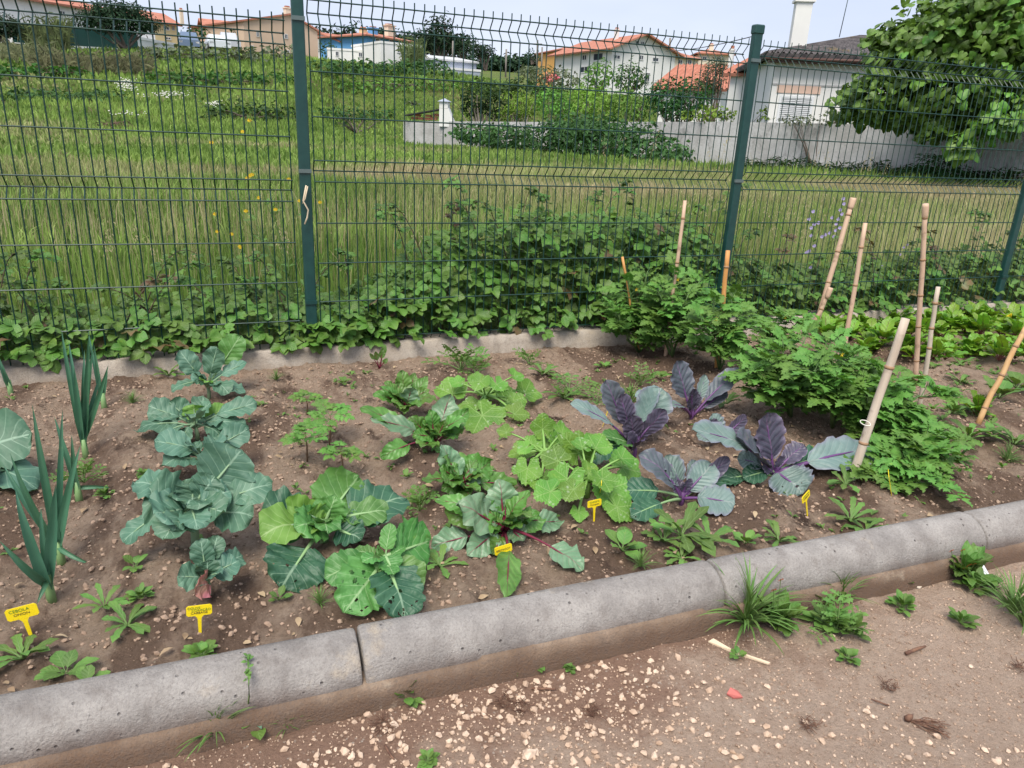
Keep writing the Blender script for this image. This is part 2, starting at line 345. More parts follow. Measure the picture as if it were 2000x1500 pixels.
for pi, (x0, dz) in enumerate([(-2.5, -.095), (.045, 0), (2.585, 0), (5.125, .0)]):
    pn = MB().box((0, 0, 0), (.001, .001, .001)).build('wire_panel', FWm, fence) if 0 else bpy.data.objects.new('wire_panel', None)
    if pn.name not in COL.objects: link(pn, fence)
    pn.location = (x0, 0, dz + .88)
    for k in range(50 if pi < 3 else 20):
        o = bpy.data.objects.new('vertical_wire', WV); link(o, pn); o.location = (k * .0497, 0, 0)
    for z in HZ:
        o = bpy.data.objects.new('horizontal_wire', WH); link(o, pn)
        yo = .042 if z in (.05, .75, -.85) else 0.
        o.location = (0, yo - .005, z)
for i, x in enumerate([-2.54, 0.0, 2.54, 5.08]):
    zt_ = .87 if i else .78
    b = MB().box((0, 0, (zt_ - .9) / 2 + .88), (.055, .04, zt_ + .9)); 
    P = b.build('fence_post', FGm, fence, False); P.location = (x, .012, 0)
    bv = P.modifiers.new('bevel', 'BEVEL'); bv.width = .006; bv.segments = 2
    cp = MB().box((0, 0, zt_ + .88 + .012), (.064, .05, .05)).build('post_cap', FGm, P, False); cp.modifiers.new('bevel', 'BEVEL').width = .006
    for z in (-.6, .05, .72):
        MB().box((0, -.021, z + .88), (.06, .012, .018)).build('clip', GAL if z > 0 else FGm, P, False)
# dry stem snagged on the post
b = MB(); b.tube([aty(598, 362, -.03), aty(592, 392, -.035), aty(602, 410, -.03), aty(600, 425, -.03), aty(595, 438, -.03)], .004, 5)
b.tube([aty(601, 364, -.03), aty(596, 388, -.04), aty(591, 398, -.03)], .003, 5)
b.build('dry_stem', simple('dry_straw', (.6, .5, .36), .8), label='short pale dry stem snagged on the left green fence post', cat='dry stem')

# ------------------------------------------------------------------ leaf builders
PROF = dict(
    brass=[(0, .10), (.06, .42), (.2, .72), (.42, .95), (.62, 1), (.82, .88), (.94, .55), (1, .05)],
    oval=[(0, .05), (.12, .45), (.3, .85), (.5, 1), (.7, .85), (.88, .45), (1, .02)],
    beet=[(0, .10), (.06, .5), (.2, .88), (.4, 1), (.62, .88), (.82, .58), (.94, .3), (1, .02)],
    round=[(0, .2), (.06, .7), (.2, .95), (.45, 1), (.7, .92), (.9, .6), (1, .05)],
    strap=[(0, .75), (.25, 1), (.6, .8), (.85, .4), (1, .02)],
    dand=[(0, .12), (.12, .2), (.18, .6), (.26, .2), (.36, .8), (.44, .25), (.55, 1), (.64, .35), (.76, .95), (.86, .6), (1, .02)],
    point=[(0, .08), (.15, .8), (.35, 1), (.6, .7), (.85, .25), (1, .0)])
def nz_(v): v = np.array(v, float); return v / (np.linalg.norm(v) + 1e-9)
def leaf(P0, P1, W, hint=(0, -.4, 1), prof='brass', nu=8, nv=12, curve=.5, cup=.15, wave=.06, wf=3., serr=.04, pf=.2, pr=.006, seed=0, t=.5, twist=0., holes=0, jag=0., vs=1., stem=True, tipdrop=0.):
    """one leaf with petiole from P0 to P1; returns (V,Q,A,matidx) lists for MB"""
    r = np.random.default_rng(seed)
    P0 = np.array(P0, float); P1 = np.array(P1, float); C = np.linalg.norm(P1 - P0)
    ns = 24; s = np.linspace(0, 1, ns + 1); ph = curve * (1 - 2 * s) - tipdrop * np.maximum(0, s - .6) ** 1.5
    y = np.concatenate([[0], np.cumsum(np.cos(ph[:-1]))]); z = np.concatenate([[0], np.cumsum(np.sin(ph[:-1]))])
    a = math.atan2(z[-1], y[-1]); k = C / math.hypot(y[-1], z[-1])
    yr = (y * math.cos(a) + z * math.sin(a)) * k; zr = (-y * math.sin(a) + z * math.cos(a)) * k
    tv = 1 - (1 - np.linspace(0, 1, nv + 1)) ** 1.15; sv = pf + (1 - pf) * tv
    cy = np.interp(sv, s, yr); cz = np.interp(sv, s, zr); ty = np.gradient(cy); tz = np.gradient(cz); l = np.hypot(ty, tz) + 1e-9; ny_ = -tz / l; nz2 = ty / l
    hw = np.interp(tv, *zip(*PROF[prof])) * W / 2
    u = np.linspace(-1, 1, nu + 1)
    sl = 1 + serr * r.standard_normal(nv + 1) * 1.6; sr = 1 + serr * r.standard_normal(nv + 1) * 1.6
    if nv > 30: kk = np.linspace(0, nv, 19).astype(int); sl = np.interp(np.arange(nv + 1), kk, sl[kk]); sr = np.interp(np.arange(nv + 1), kk, sr[kk])
    if serr > .02: sl[1::2] += serr * min(1, 16 / nv); sr[::2] += serr * min(1, 16 / nv)
    cup = cup
    if jag: sl = sl + jag * np.where(np.arange(nv + 1) % 2, .8, -.7); sr = sr + jag * np.where(np.arange(nv + 1) % 2, -.7, .8)
    side = np.where(u[None, :] < 0, sl[:, None], sr[:, None]) * np.abs(u[None, :]) ** 3 + (1 - np.abs(u[None, :]) ** 3)
    x = u[None, :] * hw[:, None] * side
    p1, p2 = r.uniform(0, 6.28, 2)
    off = cup * np.abs(u[None, :]) ** 1.6 * hw[:, None] + wave * W * np.abs(u[None, :]) ** 2 * np.where(u[None, :] < 0, np.sin(2 * math.pi * wf * tv + p1)[:, None], np.sin(2 * math.pi * wf * 1.13 * tv + p2)[:, None]) * np.minimum(1, 4 * (tv + .1))[:, None]
    if nu >= 6:
        off = off + wave * W * 1.1 * np.sin(math.pi * tv * r.uniform(1., 1.8) + r.uniform(0, 6))[:, None] * u[None, :] + wave * W * .7 * np.sin(2 * math.pi * tv * 1.2 + p2)[:, None] * (1 - np.abs(u[None, :]))
        off = off + .035 * W * np.sin(2 * math.pi * 6 * (tv[:, None] - .28 * np.abs(u[None, :]))) * np.abs(u[None, :]) * (1 - .3 * np.abs(u[None, :]))
        twist = twist + r.normal(0, .22); cup = cup * r.uniform(.5, 1.5)
    off = off + .016 * min(1, 10 / nu) * W * r.standard_normal((nv + 1, nu + 1)) * (np.abs(u[None, :]) > .01)
    tw = twist * (tv[:, None] - .2)
    xx = x * np.cos(tw); oo = off + x * np.sin(tw)
    Ly = cy[:, None] + oo * ny_[:, None]; Lz = cz[:, None] + oo * nz2[:, None]
    Yd = nz_(P1 - P0); H = np.array(hint, float); Zd = nz_(H - Yd * H.dot(Yd)); Xd = np.cross(Yd, Zd)
    V = P0 + xx[..., None] * Xd + Ly[..., None] * Yd + Lz[..., None] * Zd
    I = np.arange((nv + 1) * (nu + 1)).reshape(nv + 1, nu + 1); Q = np.stack([I[:-1, :-1], I[:-1, 1:], I[1:, 1:], I[1:, :-1]], -1).reshape(-1, 4)
    A = np.stack([np.broadcast_to(u[None, :], x.shape), np.broadcast_to(tv[:, None] * vs, x.shape), np.full(x.shape, t)], -1).reshape(-1, 3)
    if holes:
        keep = np.ones(len(Q), bool)
        cu = (u[:-1] + u[1:]) / 2; cvv = (tv[:-1] + tv[1:]) / 2; UU, VV = np.meshgrid(cu, cvv)
        for _ in range(holes):
            a0, b0, rr = r.uniform(-.8, .8), r.uniform(.3, .95), r.uniform(.008, .04)
            keep &= ~((((UU - a0) * .5) ** 2 + (VV - b0) ** 2) < rr * rr).ravel()
        Q = Q[keep]
    b = MB(); b.add(V.reshape(-1, 3), Q=Q, A=A)
    if stem:
        se = np.linspace(0, pf + (1 - pf) * .72, 9); py_ = np.interp(se, s, yr); pz_ = np.interp(se, s, zr)
        R = pr * (1.15 - .95 * np.linspace(0, 1, 9)); pz_ = pz_ - R * .45
        P = P0 + py_[:, None] * Yd + pz_[:, None] * Zd; b.tube(P, R, 6, m=1)
    return b
def palm(C0, P, nrm, fwd, R, lobes=5, depth=.10, cup=.25, seed=0, pr=.006, t=.5, nr=6, nth=50, serr=.05):
    """palmate leaf: petiole from C0 to P, blade round P with tip towards fwd"""
    r = np.random.default_rng(seed); P = np.array(P, float); N = nz_(nrm); F = np.array(fwd, float); F = nz_(F - N * F.dot(N)); X = np.cross(F, N)
    th = np.linspace(-math.pi * .93, math.pi * .93, nth + 1)
    rad = (1 + depth * np.cos(th * lobes * 1.02) - .10 * np.abs(th / math.pi) ** 2 + serr * np.where(np.arange(nth + 1) % 2, 1, -1) * .8 + serr * .6 * r.standard_normal(nth + 1))
    rad *= 1 + .13 * np.cos(th)
    rr = np.linspace(0, 1, nr + 1) ** .85
    px = rr[:, None] * rad * np.sin(th); py = rr[:, None] * rad * np.cos(th)
    ph = r.uniform(0, 6); z = cup * (rr[:, None] ** 1.7) * (1 + .0 * th) + .10 * rr[:, None] ** 2 * np.sin(2 * th + ph) + .05 * rr[:, None] ** 2 * np.cos(lobes * th) + .02 * r.standard_normal((nr + 1, nth + 1)) * rr[:, None]
    z = z - .25 * np.maximum(0, py - .3) ** 2 * rr[:, None]
    V = P + R * (px[..., None] * X + py[..., None] * F + z[..., None] * N)
    I = np.arange((nr + 1) * (nth + 1)).reshape(nr + 1, nth + 1); Q = np.stack([I[:-1, :-1], I[:-1, 1:], I[1:, 1:], I[1:, :-1]], -1).reshape(-1, 4)
    A = np.stack([np.broadcast_to(th, px.shape), np.broadcast_to(rr[:, None], px.shape), np.full(px.shape, t)], -1)
    b = MB(); b.add(V.reshape(-1, 3), Q=Q, A=A.reshape(-1, 3))
    C0 = np.array(C0, float); mid = (C0 + P) / 2 + np.array([0, 0, .18 * np.linalg.norm(P - C0)])
    tt = np.linspace(0, 1, 8)[:, None]; pts = (1 - tt) ** 2 * C0 + 2 * tt * (1 - tt) * mid + tt ** 2 * (P - N * pr * .6)
    b.tube(pts, pr * np.linspace(1.2, .75, 8), 6, m=1); return b
HINT = dict(u=(0, -.35, 1), c=(0, -1, .45), b=(0, 1, .5), l=(-.8, -.4, .8), r=(.8, -.4, .8), d=(0, -.9, -.1), f=(.1, -.7, .9), bl=(-.6, .4, .6), br=(.6, .4, .6))
def plant(name, label, cat, bx, by, specs, mats, prof='brass', h0=.06, stem_h=0., stem_r=.008, group=None, bury=.01, extra=0, esz=.1, **kw):
    """specs: (tip px, tip py, dy from base, width m, hint, petiole fraction, curve, options)"""
    P = atz(bx, by, -.9); P = atz(bx, by, float(SZ(P[0], P[1]))); e = empty(name, P, label, cat, group)
    if stem_h: MB().tube([(0, 0, -bury), (0.004, 0, stem_h * .5), (0, 0, stem_h)], [stem_r * 1.2, stem_r, stem_r * .9], 7).build('stem', mats[1], e)
    for i, s in enumerate(specs):
        tx, ty, dy, W, hint, pf, cv = s[:7]; o = dict(kw); o.update(s[7] if len(s) > 7 else {})
        lab = o.pop('label', None); hh = o.pop('h', h0 + random.uniform(-.01, .01)); mt = o.pop('mats', mats)
        if dy == 'g':
            T = atz(tx, ty, -.9); T = atz(tx, ty, float(SZ(T[0], T[1])) + .02)
        else: T = aty(tx, ty, P[1] + dy)
        T = np.array(T) - P; g_ = float(SZ(T[0] + P[0], T[1] + P[1])) - P[2]
        if T[2] < g_ + .012: T[2] = g_ + .012
        ob = leaf((T[0] * .02, T[1] * .02, hh), T, W, HINT[hint], o.pop('prof', prof), pf=pf, curve=cv, seed=abs(int(bx)) * 31 + i, t=o.pop('t', random.uniform(.3, .75)), **o).build('leaf', mt, e)
        if lab: ob['label'] = lab
    r = np.random.default_rng(abs(int(bx)) + 5)
    for i in range(extra):
        a = i * 2.4 + r.uniform(-.4, .4); el = r.uniform(.15, 1.1); l = esz * r.uniform(.7, 1.25); d = np.array([math.cos(a) * math.cos(el), math.sin(a) * math.cos(el), math.sin(el)])
        o = dict(kw); o['pr'] = .003
        leaf((0, 0, h0 * .8), np.array([0, 0, h0 * .8]) + d * l, l * r.uniform(.42, .62), (-d[0] * .5, -d[1] * .5 - .2, 1), prof, pf=.35, curve=r.uniform(.2, .7), seed=int(r.integers(1e6)), t=r.uniform(.2, .9), **o).build('leaf', mats, e)
    return e
# leaf materials
BRV = (.26, .40, .29)
M_KALE = [leafmat('broccoli_leaf', (.055, .14, .088), (.10, .205, .135), BRV, rough=.55, tr=.12, nlat=6, nsc=12, bump=.6, under=(.17, .30, .2)), simple('broccoli_stalk', (.22, .34, .2), .5)]
M_KALY = [leafmat('young_leaf', (.14, .30, .05), (.2, .38, .08), (.35, .5, .2), rough=.5, tr=.3, nlat=7, nsc=14), M_KALE[1]]
M_CAB = [leafmat('cabbage_leaf', (.065, .19, .04), (.11, .27, .065), (.3, .46, .22), rough=.5, tr=.2, nlat=6, nsc=14, bump=.9, under=(.14, .3, .12)), simple('cabbage_stalk', (.25, .4, .18), .5)]
M_CABD = [leafmat('cabbage_outer_leaf', (.022, .085, .048), (.042, .125, .068), (.24, .36, .24), rough=.5, tr=.1, nlat=6, nsc=14, bump=.9), M_CAB[1]]
M_BEET = [leafmat('beet_leaf', (.075, .19, .03), (.13, .28, .06), (.13, .05, .05), rough=.42, tr=.25, nlat=6, nsc=16, bump=1., wid=.8, under=(.13, .26, .10)), simple('beet_petiole', (.16, .02, .045), .4)]
M_BEETG = [leafmat('beet_leaf_pale', (.11, .225, .115), (.18, .30, .18), (.20, .09, .09), rough=.42, tr=.12, nlat=6, nsc=16, bump=1., wid=.8), M_BEET[1]]
M_SQ = [leafmat('squash_leaf', (.10, .25, .03), (.17, .34, .05), (.28, .43, .14), 'palm', rough=.5, tr=.28, spk=.7, nsc=10, bump=.8, under=(.18, .32, .1)), simple('squash_petiole', (.2, .36, .09), .5)]
M_RC = [leafmat('red_cabbage_leaf', (.05, .05, .08), (.085, .078, .118), (.15, .08, .16), rough=.45, tr=.08, nlat=7, nsc=9, bump=1., wid=.9, edge=(.16, .13, .2), under=(.06, .045, .09)), simple('red_cabbage_rib', (.13, .055, .17), .4)]
M_RCG = [leafmat('red_cabbage_grey_leaf', (.12, .19, .17), (.17, .245, .22), (.27, .32, .30), rough=.5, tr=.1, nlat=8, nsc=9, bump=.9, edge=(.2, .2, .27), under=(.09, .11, .14)), M_RC[1]]
M_RCM = [leafmat('red_cabbage_slate_leaf', (.065, .085, .10), (.095, .115, .135), (.17, .10, .19), rough=.48, tr=.08, nlat=7, nsc=7, bump=1., edge=(.15, .16, .2), under=(.07, .06, .1)), M_RC[1]]
M_ON = [leafmat('onion_leaf', (.035, .125, .07), (.07, .19, .115), (.13, .24, .16), 'par', rough=.4, tr=.1, nsc=6), simple('onion_neck', (.2, .34, .14), .5)]
M_TOM = [leafmat('tomato_leaf', (.08, .20, .03), (.13, .28, .045), (.18, .32, .08), nlat=5, rough=.6, tr=.2, nsc=20, bump=.5, vary=.8), simple('tomato_stem', (.09, .16, .05), .6)]
M_BRM = [leafmat('bramble_leaf', (.06, .155, .02), (.12, .24, .035), (.16, .27, .07), nlat=6, rough=.5, tr=.22, nsc=10, bump=.6, vary=.9, under=(.12, .18, .10)), simple('bramble_cane', (.07, .05, .03), .7)]
M_WEED = [leafmat('weed_leaf', (.085, .19, .035), (.14, .26, .05), (.19, .31, .09), nlat=5, rough=.6, tr=.25, nsc=20, vary=.8), simple('weed_stalk', (.12, .2, .06), .6)]
M_CHARD = [leafmat('chard_leaf', (.13, .29, .025), (.21, .38, .04), (.10, .10, .05), nlat=5, rough=.45, tr=.3, nsc=12, bump=.8, vary=.6), simple('chard_stalk', (.14, .05, .04), .5)]
M_PINK = [leafmat('pink_dying_leaf', (.55, .17, .2), (.5, .3, .2), (.6, .4, .35), tr=.2), M_KALE[1]]

# ------------------------------------------------------------------ onions
def onion(bx, by, tips, label, W=.018):
    P = atz(bx, by, -.9); P = atz(bx, by, float(SZ(P[0], P[1]))); e = empty('onion_plant', P, label, 'onion plant', 'onions in the leftmost row')
    MB().tube([(0, 0, -.02), (0, 0, .03), (0, 0, .07)], [.013, .011, .009], 8).build('neck', M_ON[1], e)
    for i, (tx, ty, dy, cv, w_) in enumerate(tips):
        T = aty(tx, ty, P[1] + dy) - P
        leaf((random.uniform(-.004, .004), random.uniform(-.004, .004), .03 + .008 * i), T, W * w_, (0.25 * random.uniform(-1, 1), -1, .3), 'strap', nu=4, nv=14, curve=cv, cup=.8, wave=0, serr=0, pf=0, seed=i + abs(bx), t=random.uniform(.2, .9), stem=False, tipdrop=random.choice([0, .5, 1.5]), twist=random.uniform(-.6, .6)).build('leaf', M_ON, e)
onion(100, 1168, [(30, 956, .0, .12, 1.5), (109, 948, -.02, -.1, 1.6), (0, 1057, -.05, .5, 1.2), (72, 1180, -.06, .6, .7), (80, 990, .04, .05, 1.)], 'thick leaved onion nearest the kerb at the left, just behind the onion tag')
onion(120, 1098, [(63, 790, .03, .1, 1.3), (157, 869, .0, .08, 1.4), (20, 885, .0, .35, 1.2), (182, 1102, -.05, .5, .8), (6, 905, .05, .3, 1.1), (95, 960, .03, .1, 1.), (122, 800, .05, -.1, 1.)], 'tall onion with many crossing leaves behind the front onion')
onion(155, 978, [(140, 850, 0, .1, 1.), (106, 813, .03, .2, 1.1), (214, 952, -.05, -.5, .8)], 'small onion with one leaf drooping right, beside a pale thistle weed')
onion(168, 892, [(120, 642, .06, .05, 1.2), (134, 667, .03, .06, 1.2), (174, 645, .02, .0, 1.2), (212, 712, .0, -.16, 1.2), (182, 668, .04, -.05, 1.), (165, 684, .05, .05, 1.), (145, 718, -.03, .03, 1.2), (196, 730, .05, -.05, 1.)], 'tallest onion, an upright sheaf of leaves reaching over the rear wall')
onion(204, 798, [(172, 645, .05, .05, .9), (183, 672, .02, .0, .9), (210, 720, 0, -.1, .8)], 'thin onion at the back of the row, below the rear wall')
onion(22, 772, [(-6, 690, .02, .05, 1.1), (3, 712, -.02, .08, 1.)], 'onion cut by the left edge of the photo near the rear wall')
# cabbage cut by the left edge
plant('cabbage_plant', 'grey green cabbage cut by the left edge of the photo, beside the onions', 'cabbage', -60, 935, [
    (62, 845, .0, .20, 'f', .1, .35, dict(t=.6)), (20, 820, .08, .16, 'f', .1, .3), (30, 900, -.05, .16, 'u', .1, .4), (75, 960, -.12, .15, 'u', .1, .5), (-40, 1010, -.2, .16, 'u', .2, .5), (-120, 850, 0, .16, 'u', .2, .4)], M_KALE, wave=.05)
# ------------------------------------------------------------------ broccoli row
plant('broccoli_plant', 'broccoli at the back of its row with one large upright leaf, against the rear wall', 'broccoli', 408, 782, [
    (470, 655, .02, .115, 'c', .42, -.1, dict(mats=M_CAB, t=.7)), (350, 684, .02, .09, 'c', .4, .2, dict(prof='round')), (424, 678, -.02, .095, 'c', .3, .1), (483, 708, -.03, .07, 'f', .4, .4), (334, 765, -.06, .06, 'u', .35, .7),
    (478, 772, -.10, .075, 'u', .4, .6), (398, 745, -.10, .06, 'f', .3, .4, dict(mats=M_KALY)), (448, 768, -.12, .08, 'u', .3, .7), (372, 735, -.05, .06, 'f', .3, .5)], M_KALE, extra=6, esz=.11, h0=.07, stem_h=.08, wave=.08, pr=.005)
plant('broccoli_plant', 'wide broccoli with a yellow green heart, second from the rear wall', 'broccoli', 385, 862, [
    (265, 842, -.02, .10, 'u', .3, .6), (290, 795, .05, .10, 'f', .35, .3), (332, 786, .06, .10, 'c', .3, .1), (378, 790, .02, .09, 'c', .2, .0, dict(mats=M_KALY)), (445, 795, .03, .07, 'c', .25, .1, dict(mats=M_KALY)),
    (502, 788, .02, .085, 'f', .35, .3), (484, 834, -.05, .09, 'u', .3, .5), (352, 890, -.08, .08, 'u', .3, .6), (398, 812, -.02, .04, 'c', .1, .2), (315, 850, -.06, .07, 'u', .35, .5), (440, 860, -.08, .07, 'u', .3, .5)], M_KALE, extra=6, esz=.11, h0=.07, stem_h=.06, wave=.09, pr=.005)
plant('broccoli_plant', 'broccoli with a broad folded leaf to the left, third from the rear wall', 'broccoli', 400, 935, [
    (302, 862, .0, .115, 'u', .25, .5, dict(wave=.05)), (315, 910, -.06, .09, 'u', .25, .6), (425, 860, .06, .08, 'c', .2, .2), (486, 838, .03, .085, 'f', .3, .3), (455, 880, -.02, .08, 'f', .3, .5), (375, 868, .04, .06, 'c', .3, .3), (470, 905, -.05, .08, 'u', .3, .6)], M_KALE, extra=6, esz=.12, h0=.08, stem_h=.07, wave=.08, pr=.005)
plant('broccoli_plant', 'largest broccoli, a tall tangle of blue green leaves in mid row', 'broccoli', 382, 1075, [
    (472, 878, .06, .17, 'c', .35, .0, dict(pr=.008)), (262, 942, .02, .11, 'u', .35, .6), (285, 960, -.02, .15, 'f', .3, .4), (532, 945, .02, .10, 'f', .4, .3), (495, 1008, -.06, .13, 'f', .35, .4),
    (340, 1036, -.12, .10, 'f', .4, .7), (242, 1060, -.08, .075, 'u', .45, .8), (320, 1055, -.13, .09, 'u', .35, .7), (380, 945, .02, .12, 'c', .3, .3), (345, 945, .05, .11, 'c', .3, .3), (385, 1035, -.14, .08, 'f', .3, .6),
    (440, 1000, -.10, .10, 'f', .3, .5), (420, 930, .02, .10, 'c', .3, .1), (300, 1005, -.10, .13, 'f', .3, .4), (450, 960, 0, .10, 'f', .3, .5), (365, 985, -.08, .12, 'f', .3, .6)], M_KALE, h0=.13, stem_h=.15, stem_r=.011, wave=.07, nv=14)
plant('broccoli_plant', 'small broccoli with a drooping pink leaf at the front of its row', 'broccoli', 408, 1165, [
    (392, 1052, .02, .06, 'c', .3, .1), (425, 1045, .04, .05, 'c', .4, .2), (346, 1126, -.04, .07, 'f', .3, .6), (466, 1096, .0, .08, 'f', .25, .5), (475, 1085, .05, .06, 'f', .3, .5),
    (380, 1146, -.06, .07, 'c', .2, .6, dict(mats=M_PINK, label='pink dying leaf', prof='round')), (432, 1120, -.05, .05, 'u', .3, .5), (405, 1095, -.02, .06, 'f', .3, .4)], M_KALE, h0=.055, stem_h=.06, stem_r=.005, wave=.08, pr=.004)
# ------------------------------------------------------------------ heart cabbages
plant('cabbage_plant', 'spreading cabbage with yellow green heart and a holed leaf lying on the soil', 'cabbage', 632, 1062, [
    (700, 930, .10, .19, 'c', .15, .0, dict(mats=M_CAB, t=.75)), (792, 975, .06, .16, 'u', .3, .35, dict(mats=M_CABD, t=.7)), (760, 1000, .0, .10, 'u', .3, .4, dict(mats=M_CAB)), (508, 1005, .02, .16, 'f', .3, .4, dict(mats=M_CABD)),
    (508, 1045, -.06, .14, 'u', .15, .4, dict(mats=M_KALY, cup=.3)), (545, 990, .04, .12, 'c', .2, .2, dict(mats=M_KALY)), (618, 975, .05, .12, 'c', .15, .1, dict(mats=M_KALY)), (600, 1000, -.02, .10, 'c', .1, .3, dict(mats=M_KALY)),
    (548, 1150, 'g', .17, 'f', .45, .35, dict(mats=M_CABD, holes=4, nu=36, nv=50, label='dark outer leaf with a large hole')), (706, 1055, -.1, .10, 'u', .4, .3, dict(mats=M_CABD)), (655, 968, 0, .10, 'c', .1, .2, dict(mats=M_CAB)), (640, 1040, -.1, .10, 'u', .1, .6, dict(mats=M_CAB)), (575, 1030, -.08, .12, 'f', .2, .5, dict(mats=M_CAB))],
    M_CAB, prof='round', extra=5, esz=.09, h0=.06, stem_h=.05, stem_r=.012, wave=.07, nu=10, nv=14, pr=.008)
plant('cabbage_plant', 'insect eaten green cabbage touching the kerb', 'cabbage', 752, 1135, [
    (838, 1056, .06, .16, 'c', .22, .05, dict(t=.6)), (633, 1128, -.02, .10, 'f', .3, .3, dict(t=.3)), (672, 1196, .0 - .14, .145, 'f', .1, .25, dict(holes=20, nu=40, nv=56, t=.65)), (793, 1210, 'g', .135, 'f', .2, .3, dict(mats=M_CABD, holes=14, nu=40, nv=56)),
    (824, 1148, -.06, .10, 'f', .2, .4), (760, 1090, .0, .08, 'c', .1, .3), (735, 1095, .02, .08, 'c', .1, .2, dict(t=.1)), (768, 1118, -.05, .07, 'f', .1, .5, dict(t=.1)), (740, 1120, -.05, .07, 'c', .1, .5, dict(t=.1)), (815, 1165, -.03, .08, 'u', .3, .3, dict(mats=M_CABD))],
    M_CAB, prof='round', extra=5, esz=.09, h0=.07, stem_h=.06, stem_r=.012, wave=.05, nu=10, nv=14, pr=.007)
# ------------------------------------------------------------------ beetroot
B = M_BEET; G = M_BEETG
plant('beetroot_plant', 'young beetroot with thin red stalks close to the rear wall', 'beetroot', 741, 724, [(733, 686, .0, .03, 'c', .5, -.1), (748, 680, 0, .035, 'c', .5, .1), (752, 672, .02, .03, 'c', .5, .1), (722, 690, -.02, .02, 'c', .6, .2, dict(t=.2)), (757, 700, -.02, .025, 'c', .5, .3)], B, 'beet', h0=.01, pr=.003)
plant('beetroot_plant', 'bushy green beetroot at the back of its row', 'beetroot', 790, 805, [(785, 722, .05, .08, 'c', .3, .1, dict(t=.8)), (752, 745, .0, .07, 'f', .35, .4), (835, 735, .05, .06, 'f', .35, .4), (838, 760, 0, .06, 'f', .3, .4), (728, 770, -.02, .06, 'f', .4, .5), (805, 755, -.05, .09, 'f', .3, .4, dict(mats=G)), (765, 785, -.08, .07, 'f', .3, .5), (815, 790, -.09, .07, 'f', .3, .5), (775, 745, .02, .07, 'c', .3, .2), (740, 755, -.05, .05, 'f', .4, .4), (810, 728, .08, .06, 'c', .4, .2)], B, 'beet', extra=13, esz=.125, h0=.02, pr=.004, wave=.09)
plant('beetroot_plant', 'beetroot with long dark red stalks lying across the soil, second from the back', 'beetroot', 848, 880, [(703, 797, .02, .075, 'f', .45, .35), (722, 818, -.02, .085, 'f', .4, .5, dict(mats=G)), (800, 815, .0, .075, 'f', .4, .3), (806, 850, -.05, .065, 'f', .35, .6), (880, 770, .08, .10, 'c', .35, .0, dict(mats=G)), (915, 800, .03, .075, 'f', .35, .3), (840, 800, .02, .075, 'f', .35, .2), (845, 898, -.08, .08, 'c', .1, .6, dict(t=.3)), (743, 895, -.1, .07, 'f', .55, .7), (870, 820, -.03, .05, 'f', .4, .4)], B, 'beet', extra=14, esz=.13, h0=.03, pr=.0045, wave=.09)
plant('beetroot_plant', 'beetroot with crinkled grey green leaves, third from the back', 'beetroot', 900, 958, [(862, 868, .05, .09, 'c', .2, .2, dict(mats=G, wave=.16)), (930, 885, .06, .08, 'c', .3, .2, dict(wave=.12)), (858, 915, .0, .085, 'f', .3, .4), (862, 955, -.04, .07, 'f', .2, .6), (960, 900, .03, .10, 'c', .25, .1, dict(t=.8)), (1003, 950, .0, .09, 'f', .3, .6), (905, 950, -.06, .07, 'c', .2, .3), (940, 930, -.03, .07, 'f', .3, .4, dict(mats=G)), (885, 940, -.05, .06, 'c', .2, .2), (920, 970, -.08, .05, 'c', .2, .2)], B, 'beet', extra=13, esz=.125, h0=.02, pr=.0045, wave=.1)
plant('beetroot_plant', 'large front beetroot with pale leaves spread round the beetroot tag', 'beetroot', 985, 1050, [(893, 985, -.02, .13, 'f', .25, .25, dict(mats=G, t=.6)), (868, 1000, .04, .09, 'f', .3, .3), (975, 935, .05, .10, 'c', .35, .1, dict(mats=G)), (1062, 1015, .0, .08, 'f', .35, .4), (1098, 1018, .03, .07, 'f', .4, .4, dict(mats=G)), (912, 1085, -.08, .09, 'f', .3, .5, dict(mats=G)), (842, 1068, 'g', .08, 'f', .5, .4, dict(mats=G)), (988, 1168, 'g', .08, 'f', .45, .3), (1140, 1112, 'g', .09, 'f', .6, .3, dict(mats=G)), (1022, 1058, -.08, .07, 'f', .3, .5, dict(mats=G)), (960, 1100, -.1, .06, 'f', .4, .5), (1000, 1000, -.04, .05, 'c', .3, .2), (848, 975, .06, .06, 'f', .5, .6), (940, 985, .02, .08, 'f', .3, .3)], B, 'beet', extra=14, esz=.13, h0=.03, pr=.005, wave=.08, nv=14)
# ------------------------------------------------------------------ squash
def squash(bx, by, label, leaves, hc=.07):
    P = atz(bx, by, -.9); P = atz(bx, by, float(SZ(P[0], P[1]))); e = empty('squash_plant', P, label, 'squash', 'young squash plants beside the beetroot')
    MB().tube([(0, 0, -.01), (.0, 0, .04), (.01, 0, hc)], [.014, .012, .009], 8).build('stem', M_SQ[1], e)
    for i, (cx, cy, dy, R, nrm, fw, cup) in enumerate(leaves):
        T = aty(cx, cy, P[1] + dy) - P; g_ = float(SZ(T[0] + P[0], T[1] + P[1])) - P[2]
        if T[2] < g_ + .03: T[2] = g_ + .03
        palm((0, 0, hc * .8), T, nrm, fw, R, cup=cup, seed=int(bx) + i, t=random.uniform(.25, .8), pr=.0052).build('leaf', M_SQ, e)
    for i in range(6):
        a = i * 2.4 + bx; l = random.uniform(.07, .15); T = np.array([math.cos(a) * l, math.sin(a) * l, random.uniform(.05, .15)]); palm((0, 0, hc * .6), T, (math.cos(a) * .3, -.4, .9), (math.cos(a), math.sin(a), .1), random.uniform(.03, .052), cup=.25, seed=int(bx) + 50 + i, t=random.uniform(.1, .9), pr=.004).build('leaf', M_SQ, e)
    return e
